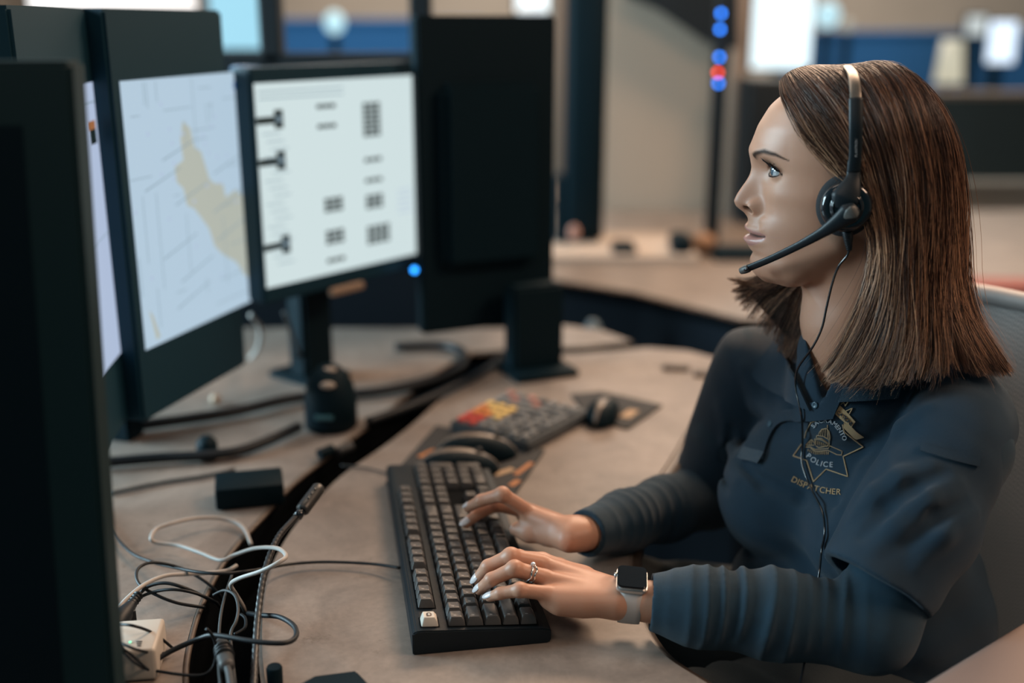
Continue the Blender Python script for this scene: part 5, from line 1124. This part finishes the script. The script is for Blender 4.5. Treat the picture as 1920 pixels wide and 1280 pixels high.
cable('grey-white cable looped over the gooseneck microphone', c5([(845, 525), (800, 430), (700, 385), (560, 380), (430, 405), (330, 440), (300, 490), (330, 515), (450, 530), (570, 570), (680, 610), (760, 580), (870, 545), (985, 545), (1036, 585), (1000, 620), (900, 670), (780, 710), (735, 745), (765, 800), (800, 860), (815, 900)]), [.004, .010, .022, .022, .012, .018, .030, .075, .080, .050, .010, -.030], .0024, m_wcab)
cable('grey-white cable arching behind the black plug at the lower left', c5([(765, 640), (700, 670), (520, 685), (380, 695), (270, 740), (180, 810), (120, 880), (90, 960)]), [.012, .018, .03, .03, .02], .0024, m_wcab)
cable('black cable loop bending back under the grey-white one', c5([(690, 830), (665, 790), (600, 730), (500, 670), (400, 635), (290, 625), (225, 665), (235, 740), (330, 800), (450, 845), (595, 868)]), [-.02, .004, .020, .030, .030, .020, .004], .0018, m_cab)
cable('upper of the two black cables running from the plug into the channel', c5([(225, 805), (290, 752), (380, 735), (480, 760), (570, 800), (660, 845)]), [.022, .032, .036, .020, -.01], .0019, m_cab)
cable('lower of the two black cables running from the plug into the channel', c5([(165, 905), (230, 822), (310, 785), (420, 770), (540, 790), (640, 832), (680, 870)]), [.012, .022, .030, .020, -.02], .0017, m_cab)
cable('thick black cable making a loop right of the gooseneck', c5([(830, 900), (900, 910), (1000, 920), (1080, 970), (1088, 1030), (1020, 1062), (850, 1052), (650, 1020), (560, 1040), (420, 1100), (280, 1180), (110, 1262)]), [-.01, .020, .030, .034, .040, .034, .022, .012, .006], .0027, m_cab)
cable('thin black cable over the white charger, the uppermost', c5([(92, 960), (200, 967), (320, 1012), (425, 1095)]), [.040, .050, .030, .006], .0015, m_cab)
cable('thin black cable over the white charger, the middle one', c5([(92, 1040), (200, 1090), (290, 1112), (375, 1117)]), [.040, .045, .030, .006], .0014, m_cab)
cable('thin black cable curling below the white charger', c5([(92, 1035), (150, 1110), (230, 1180), (290, 1205), (450, 1232), (580, 1236), (640, 1190), (655, 1100), (640, 1030), (603, 985)]), [.050, .040, .012, .008, .010, .030, .05], .0016, m_cab)
cable('thin black cable pair folded at the lower left corner', c5([(90, 1000), (140, 1080), (210, 1160), (285, 1208), (200, 1130), (95, 1060)]), [.060, .040, .014, .030, .060], .0013, m_cab)
cable('dark grey cable dropping straight down the channel', c5([(745, 680), (705, 800), (682, 900), (672, 1000), (668, 1150), (680, 1300)]), [.02, .02, .02, .02], .0016, m_gcab)
cable('dark grey cable curving beside the gooseneck', c5([(640, 800), (700, 775), (755, 800), (775, 870), (765, 940), (735, 1010), (742, 1130), (760, 1300)]), [.01, .026, .030, .02, .01], .0016, m_gcab)
cable('short black cable curl in the channel', c5([(790, 905), (815, 930), (810, 980), (755, 1015)]), [.01, .012, .01], .0017, m_cab)
# grey plug on its cable in the channel
P0, P1 = PZ(*c5([(680, 1040)])[0], .02), PZ(*c5([(715, 1195)])[0], .03); pl_ = thing('cable_plug', P1, 'grey moulded plug hanging in the cable channel near the bottom edge', 'plug')
b = MB(); b.tube([tuple(P0), tuple(P0 * .75 + P1 * .25), tuple(P0 * .5 + P1 * .5), tuple(P1)], [.0035, .0080, .0085, .0070], 12, 3, flat=(.7, (0, 0, 1.))); b.done('body', mat('dark_grey_plug', (.035, .037, .038), .5, spec=.3), pl_, True)
for t in (.42, .52, .62): c = P0 * (1 - t) + P1 * t; b = MB(); q = Vector((0, 0, 1)).rotation_difference(Vector(P1 - P0)).to_matrix(); b.lathe([(.0082, -.001), (.0096, 0), (.0082, .001)], tuple(c), n=16, M=q); b.done('grip_ridge', m_cab, pl_, True)
b = MB(); b.tube([tuple(P1), tuple(PZ(430, 1265, .03)), tuple(PZ(438, 1320, .03))], .0034, 10, 4); b.done('tail', m_gcab, pl_, True)
# black plug at left
P0, P1 = PZ(262, 1112, .030), PZ(212, 1180, .020); bp2 = thing('power_plug', P1, 'ribbed black plug pushed into an adapter beside the white charger', 'plug'); b = MB(); b.tube([tuple(P0), tuple(P0 * .7 + P1 * .3), tuple(P0 * .4 + P1 * .6), tuple(P1)], [.0028, .0052, .0095, .0105], 12, 3); b.done('plug_body', m_cab, bp2, True)
for t in (.06, .14, .22, .30): c = P0 * (1 - t) + P1 * t; b = MB(); q = Vector((0, 0, 1)).rotation_difference(Vector(P1 - P0)).to_matrix(); b.lathe([(.0034, -.0010), (.0056, 0), (.0034, .0010)], tuple(c), n=14, M=q); b.done('rib', m_cab, bp2, True)
b = MB(); c = PZ(225, 1165, .014); b.box(tuple(c), (.030, .020, .026), .002, Matrix.Rotation(math.radians(35), 3, 'Z')); b.done('adapter', m_cab, bp2)
# white charger
c = PZ(252, 1218, .018); ch_ = thing('charger', (c[0], c[1], 0), 'pale charger brick with a green light, under black cables at the lower left', 'charger'); RZ = Matrix.Rotation(math.radians(8), 3, 'Z')
b = MB(); b.box(tuple(c), (.052, .060, .034), .004, RZ, 3); b.done('brick', mat('cream_plastic', (.42, .38, .33), .45), ch_, 'auto')
p = PZ(244, 1203, .0358); b = MB(); b.box(tuple(p), (.0022, .0022, .0012), .0003); b.done('light', emflat('green_led', (.25, .95, .55), 1.6), ch_)
for k in range(3): p = PZ(261, 1202 + k * 4, .0356); b = MB(); b.box(tuple(p), (.0060 - .001 * k, .0012, .0006), .0002); b.done('print_mark', m_gcab, ch_)
# gooseneck microphone
gm = thing('gooseneck_microphone', PZ(480, 1300, -.02), 'black gooseneck microphone rising from the cable channel in front of the tangle', 'microphone')
gp = [PZ(474, 1330, .0), PZ(478, 1240, .010), PZ(484, 1150, .024), PZ(497, 1070, .045), PZ(520, 1010, .062), PZ(548, 976, .072), PZ(562, 962, .076)]
gpts = crom([tuple(p) for p in gp], 14); b = MB(); rr_ = [.0036 + .00028 * (1 if i % 2 else -1) * (i < 62) for i in range(len(gpts))]; b.tube([tuple(p) for p in crom([tuple(p) for p in gpts], 2)], list(np.repeat(rr_, 2)), 12); b.done('neck', mat('ribbed_black_metal', (.020, .021, .022), .42, metal=.2), gm, True)
b = MB(); b.tube([PZ(558, 968, .075), PZ(566, 957, .078)], .0055, 14, 2); b.done('collar', m_gls, gm, True)
b = MB(); a0, a1 = PZ(566, 957, .078), PZ(600, 912, .092); b.tube([a0, a0 * .95 + a1 * .05, a0 * .5 + a1 * .5, a0 * .08 + a1 * .92, a1], [.0060, .0082, .0082, .0080, .0045], 16, 2); hd = b.done('head', mat('microphone_grille', (.045, .045, .043), .38, metal=.4), gm, True)
for t in (.42, .6, .78):
    p = a0 * (1 - t) + a1 * t + np.array([.0, -.006, .0062]); b = MB(); b.ball(tuple(p), (.0014, .0026, .0012), 6); b.done('slot', m_gls, hd, True)

# black box left of the channel, adapter bits, knob, dock
c = PZ(468, 915, .016); tag((MB()).box(tuple(c), (.088, .062, .030), .004, Matrix.Rotation(math.radians(14), 3, 'Z')).done('small_box', m_case, None, 'auto'), 'flat black box on the desk left of the cable channel', 'box')
c = PZ(388, 838, .018); b = MB(); b.lathe([(.010, -.018), (.016, -.016), (.015, .008), (.008, .016)], tuple(c), n=20); tag(b.done('round_adapter', m_case, None, True), 'small round black adapter on the desk beyond the flat box', 'adapter')
for x, y, r, lab in ((598, 852, .008, 'small round black connector beside the channel, the darker one'), (634, 846, .007, 'small grey connector beside the channel, right of the dark one')):
    a0, a1 = PZ(x, y, .010), PZ(x + 26, y - 10, .012); b = MB(); b.tube([a0, a1], r, 14, 2); tag(b.done('connector', m_case if x < 610 else m_gcab, None, 'auto'), lab, 'connector')
c = PZ(622, 800, 0); dk = thing('desk_speaker', c, 'black rounded desk speaker with two pale dots, below the landscape monitor', 'speaker')
b = MB(); hgt = .100; b.lathe([(.036, 0), (.041, .004), (.041, .045), (.036, .072), (.026, .090), (.016, hgt), (.004, hgt + .002)], (c[0], c[1], 0), n=32); b.done('body', m_case, dk, True)
for dy, zz, rx in ((-.012, .097, .011), (-.034, .080, .012)):
    b = MB(); b.ball((c[0] + .003, c[1] + dy, zz), (rx, .006, .006), 10); b.done('pale_button', mat('pale_button', (.34, .28, .23), .5), dk, True)
p = PZ(610, 778, .030); b = MB(); b.box((p[0], c[1] - .040, .03), (.028, .006, .008), .002); b.done('display', mat('teal_display', (.03, .10, .12), .3), dk)
# thick soft cables winding on the back desk
for lab, pts, z_, r, m in (('thick black cable running along the desk under the lilac monitor', [(180, 868), (300, 858), (400, 852), (470, 838), (560, 800)], .012, .0080, m_cab),
        ('thick black cable winding behind the desk speaker toward the black monitor', [(200, 805), (420, 775), (560, 745), (700, 735), (800, 715), (860, 690), (868, 662), (830, 648), (740, 650)], .013, .0090, m_cab),
        ('black cable lying across the desk between the speaker and the channel', [(690, 790), (760, 765), (830, 735), (900, 700), (940, 672)], .010, .0075, m_cab),
        ('grey cable curving on the desk from the left edge to the flat box', [(205, 925), (300, 905), (380, 893), (440, 880)], .004, .0028, m_gcab),
        ('thin dark cable on the desktop between the channel and the mouse pad', [(640, 872), (690, 878), (735, 890)], .003, .0014, m_gcab)):
    cable(lab, pts, [z_, z_], r, m)
cable('pale cable hanging behind the map monitor, curved like a hook', [(470, 590), (488, 615), (485, 650), (470, 672)], [.14, .11, .07, .03], .0045, m_wcab)
cable('pale cable hanging beneath the landscape monitor', [(533, 585), (545, 620), (558, 660), (570, 695)], [.15, .11, .06, .01], .0038, m_gcab)
c = PZ(568, 690, .010); b = MB(); b.ball(tuple(c), .010, 10); tag(b.done('cable_bead', mat('tan_bead', (.38, .28, .20), .5), None, True), 'pale round bead where the hanging cable meets the desk', 'bead')
c = PZ(404, 748, .010); b = MB(); b.ball(tuple(c), .009, 10); tag(b.done('cable_bead', bpy.data.materials['tan_bead'], None, True), 'pale round bead under the map monitor', 'bead')

# mouse pad with two mice
mp = [PZ(722, 908, 0)[:2], PZ(818, 800, 0)[:2], PZ(1022, 846, 0)[:2], PZ(962, 935, 0)[:2]]
pad = thing('mouse_pad', (mp[0][0], mp[0][1], 0), 'dark mouse pad with an orange pattern, beyond the far end of the keyboard', 'mouse pad'); b = MB(); b.prism([tuple(p) for p in mp][::-1], 0, .0035, .001); b.done('pad', mat('dark_pad', (.016, .018, .020), .8), pad)
m_oran = mat('orange_print', (.36, .13, .035), .6); m_tanp = mat('tan_print', (.34, .22, .12), .6)
for x, y, sx, sy, rz, m in ((772, 886, .016, .012, 20, m_oran), (803, 850, .036, .014, 55, m_oran), (945, 884, .034, .012, 40, m_tanp), (982, 878, .050, .008, 62, m_oran), (965, 905, .022, .010, 60, m_oran)):
    p = PZ(x, y, .0038); b = MB(); b.box(tuple(p), (sx, sy, .0006), .0002, Matrix.Rotation(math.radians(rz), 3, 'Z')); b.done('print', m, pad)
def mouse(lab, c, rz, sc=1.0, lift=.004):
    t = thing('mouse', (c[0], c[1], lift), lab, 'mouse'); M_ = Matrix.Translation((c[0], c[1], lift)) @ Matrix.Rotation(math.radians(rz), 4, 'Z') @ Matrix.Scale(sc, 4)
    def sh(z0, z1, wx, m, name, grow=0.0, lo=0.0):
        V = []; F = []; nu, nv = 28, 10
        for j in range(nv + 1):
            e = math.pi / 2 * j / nv
            for i in range(nu):
                a = 2 * math.pi * i / nu; x = .060 * math.cos(a) * math.cos(e) ** .6; w = .031 * (1 - .12 * math.cos(a)) * (1 - .10 * math.exp(-((math.cos(a) - .1) / .4) ** 2)); y = w * math.sin(a) * math.cos(e) ** .6 * wx
                z = .036 * math.sin(e) ** .85 * (1 - .28 * (x / .060) ** 2 - .15 * x / .060); V.append(tuple(M_ @ Vector((x * (1 + grow), y * (1 + grow), max(z * (1 + grow) + z0, lo)))))
        for j in range(nv):
            for i in range(nu): F.append((j * nu + i, j * nu + (i + 1) % nu, (j + 1) * nu + (i + 1) % nu, (j + 1) * nu + i))
        F.append(tuple(range(nu))[::-1]); return mk(name, V, F, m, t)
    sh(0, 0, 1, m_case, 'shell'); sh(.0012, 0, .55, mat('mouse_top', (.13, .105, .085), .35), 'top_cover')
    b = MB(M_); b.lathe([(.004, -.003), (.006, -.002), (.006, .002), (.004, .003)], (.030, 0, .030), 'Y', 16); b.done('wheel', m_gcab, t, True); return t
q = PZ(858, 873, .015); mouse('near one of the two black mice on the patterned pad', (q[0], q[1]), 12); q = PZ(893, 848, .015); mouse('far one of the two black mice on the patterned pad', (q[0], q[1] + .01), 8)
# telephone keypad
kp = [PZ(843, 796, .012)[:2], PZ(952, 738, .012)[:2], PZ(1106, 776, .012)[:2], PZ(990, 838, .012)[:2]]; kp = [np.array(p) for p in kp]
kt = thing('keypad', (kp[0][0], kp[0][1], 0), 'grey dispatch keypad with a red, orange and yellow corner, beyond the mice', 'keypad'); b = MB(); b.prism([tuple(p) for p in kp][::-1], 0, .018, .003); b.done('case', mat('keypad_case', (.045, .055, .062), .4), kt)
kcol = [mat('keypad_red', (.50, .045, .03), .5), mat('keypad_orange', (.62, .20, .04), .5), mat('keypad_yellow', (.70, .48, .16), .5), mat('keypad_grey', (.16, .17, .175), .5), mat('keypad_pink', (.36, .17, .14), .5), mat('keypad_dark', (.05, .06, .07), .5)]
for i in range(8):
    for j in range(7):
        u, v = (i + .75) / 8.5, (j + .75) / 7.5; p = (kp[0] * (1 - u) + kp[1] * u) * (1 - v) + (kp[3] * (1 - u) + kp[2] * u) * v
        k = 0 if (i < 2 and j < 2) else (1 if (i < 4 and j < 2 and i + j < 4) else (2 if (i < 5 and j < 3 and i >= 2) else (4 if (i > 5 and j < 4 and (i + j) % 2) else (5 if j >= 3 and (i * 3 + j) % 4 == 0 else 3))))
        b = MB(); b.box((p[0], p[1], .0205), (.0115, .0140, .006), .0012, Matrix.Rotation(math.atan2(*(kp[2] - kp[1])[::-1]), 3, 'Z'), 1); b.done('key', kcol[k], kt)
# second pad with a mouse at the far right of the desk
p2 = [PZ(1070, 742, 0)[:2], PZ(1128, 736, 0)[:2], PZ(1242, 762, 0)[:2], PZ(1178, 806, 0)[:2], PZ(1105, 790, 0)[:2]]; pd2 = thing('mouse_pad', (p2[0][0], p2[0][1], 0), 'dark pad under the single mouse right of the keypad', 'mouse pad'); b = MB(); b.prism([tuple(p) for p in p2][::-1], 0, .0035, .001); b.done('pad', bpy.data.materials['dark_pad'], pd2)
p = PZ(1180, 775, .0038); b = MB(); b.box(tuple(p), (.040, .018, .0006), .0002, Matrix.Rotation(math.radians(60), 3, 'Z')); b.done('print', m_tanp, pd2)
q = PZ(1132, 770, .015); mouse('single black mouse on the pad right of the keypad', (q[0], q[1]), 70, .85)
for x, y, w, lab in ((1268, 688, .05, 'dark flat object on the desk by the far shoulder, the left one'), (1322, 700, .04, 'dark flat object on the desk by the far shoulder, the right one')):
    p = PZ(x, y, .004); b = MB(); b.box(tuple(p), (w, .022, .008), .003, Matrix.Rotation(math.radians(-8), 3, 'Z')); tag(b.done('card_reader', mat('flat_brown_' + str(x), (.045, .032, .026), .5), None, 'auto'), lab, 'device')
# bottom edge: knob and the corner of a dark box
c = PZ(515, 1266, .010); b = MB(); b.lathe([(.0075, -.010), (.0078, .008), (.0068, .010), (.002, .0102)], tuple(c), n=24); tag(b.done('black_stub', m_case, None, 'auto'), 'small black cylinder standing at the bottom edge of the view', 'post')
pp = [PZ(556, 1290, .012)[:2], PZ(590, 1272, .012)[:2], PZ(668, 1262, .012)[:2], PZ(690, 1285, .012)[:2], PZ(700, 1340, .012)[:2], PZ(560, 1360, .012)[:2]]
cc = thing('control_box', (pp[2][0], pp[2][1], 0), 'corner of a black control box at the bottom edge, below the keyboard', 'box'); b = MB(); b.prism([tuple(p) for p in pp][::-1], 0, .016, .002); b.done('case', m_case, cc)

# ================================================================= office chair (stands behind her)
person_space(True)
chr_ = thing('office_chair', tuple(T(-.12, .02, -.78)), 'office chair with a grey mesh back and an armrest, under the seated woman', 'chair')
m_mesh = mat('grey_mesh', (.20, .185, .175), .9, bump=1.0, bscale=900); m_rim = mat('chair_rim', (.30, .28, .27), .5); m_chd = mat('chair_black', (.016, .017, .018), .5); m_arm = mat('armrest_pad', (.26, .19, .165), .6)
nt = m_mesh.node_tree; N_ = nt.nodes; L_n = nt.links; tc = N_.new('ShaderNodeTexCoord'); wv = N_.new('ShaderNodeTexChecker'); wv.inputs['Scale'].default_value = 330; L_n.new(tc.outputs['Object'], wv.inputs['Vector']); wv.inputs['Color1'].default_value = (.58, .54, .51, 1); wv.inputs['Color2'].default_value = (.32, .30, .29, 1); L_n.new(wv.outputs['Color'], N_['Principled BSDF'].inputs['Base Color'])
def backp(s, z, o=0.0):                                     # s -1..1 across, z height
    return T(-.205 - .05 * (1 - s * s) - .10 * max(0, z - .0) + o, .02 + s * .255 * (1 - .10 * max(0, (z - .1) / .2) ** 2), z)
zt, zb_ = .285, -.27; V = []; F = []; nu, nv = 24, 20
for o_ in (0, -.004):
    for j in range(nv + 1):
        for i in range(nu + 1): s_ = -1 + 2 * i / nu; V.append(backp(s_, zb_ + (zt - .03 * s_ ** 4 - zb_) * j / nv, o_))
h_ = (nu + 1) * (nv + 1)
for j in range(nv):
    for i in range(nu): a = j * (nu + 1) + i; F += [(a, a + 1, a + nu + 2, a + nu + 1), (a + h_, a + nu + 1 + h_, a + nu + 2 + h_, a + 1 + h_)]
bk = mk('mesh_back', V, F, m_mesh, chr_)
b = MB(); b.tube([backp(-1, zb_), backp(-1, -.05), backp(-1, zt - .05), backp(-.92, zt - .01), backp(-.5, zt + .006), backp(0, zt + .01), backp(.5, zt + .006), backp(.92, zt - .01), backp(1, zt - .05), backp(1, -.05), backp(1, zb_)], .013, 12, 6); b.done('back_rim', m_rim, chr_, True)
b = MB(); b.tube([backp(.0, .02, -.03), backp(0, -.15, -.04), T(-.20, .02, -.34), T(-.08, .02, -.385)], [.022, .028, .03, .03], 12, 5, flat=(1.6, tuple(tl))); b.done('spine', m_chd, chr_, True)
b = MB(); q_ = Matrix(((tf[0], tl[0], 0), (tf[1], tl[1], 0), (0, 0, 1))); b.box(tuple(T(.04, .02, -.345)), (.48, .50, .07), .03, q_, 4); b.done('seat', m_chd, chr_, True)
for sg in (1,):
    zz = -.115; aa = -.075
    b = MB(); b.tube([T(-.06, .02 + sg * .22, -.36), T(aa, .02 + sg * .27, -.34), T(aa, .02 + sg * .27, zz - .01)], .016, 12, 5); arm = b.done('armrest', m_chd, chr_, True)
    b = MB(); b.box(tuple(PD(1930, 1262, 1.10)), (.26, .095, .032), .014, q_, 4); b.done('armrest_pad', m_arm, arm, True)
b = MB(); b.lathe([(.03, 0), (.03, .16), (.022, .17), (.022, .34)], tuple(T(-.02, .02, -.72)), n=20); b.done('gas_post', m_chd, chr_, True)
for k in range(5):
    a = 2 * math.pi * k / 5 + .4; c0 = T(-.02, .02, -.69); c1 = c0 + np.array([math.cos(a) * .28, math.sin(a) * .28, -.035]); b = MB(); b.tube([tuple(c0), tuple(c1)], [.024, .016], 10, 3); lg = b.done('base_leg', m_chd, chr_, True)
    b = MB(); b.lathe([(.008, -.012), (.026, -.010), (.026, .010), (.008, .012)], (c1[0], c1[1], -.762), 'Y', 16); b.done('castor', m_chd, lg, True)
person_space(False)
# ================================================================= repeats share a group
for nm_, gr_ in (('cable', 'cables and leads on the console desk'), ('mouse', 'computer mice on the desk'), ('mouse_pad', 'mouse pads on the desk'), ('monitor', 'monitors standing at the desks'), ('lit_monitor', 'lit screens across the room'),
                 ('cubicle_panel', 'cubicle dividers in the room behind'), ('globe_lamp', 'glowing lamps across the room'), ('connector', 'small connectors beside the channel'), ('desk_device', 'small black devices on the next desk'), ('card_reader', 'flat dark objects by the far shoulder'), ('cable_bead', 'pale beads on the desk')):
    for o in SC.objects:
        if o.parent is None and o.name.split('.')[0] == nm_ and 'category' in o: o['group'] = gr_
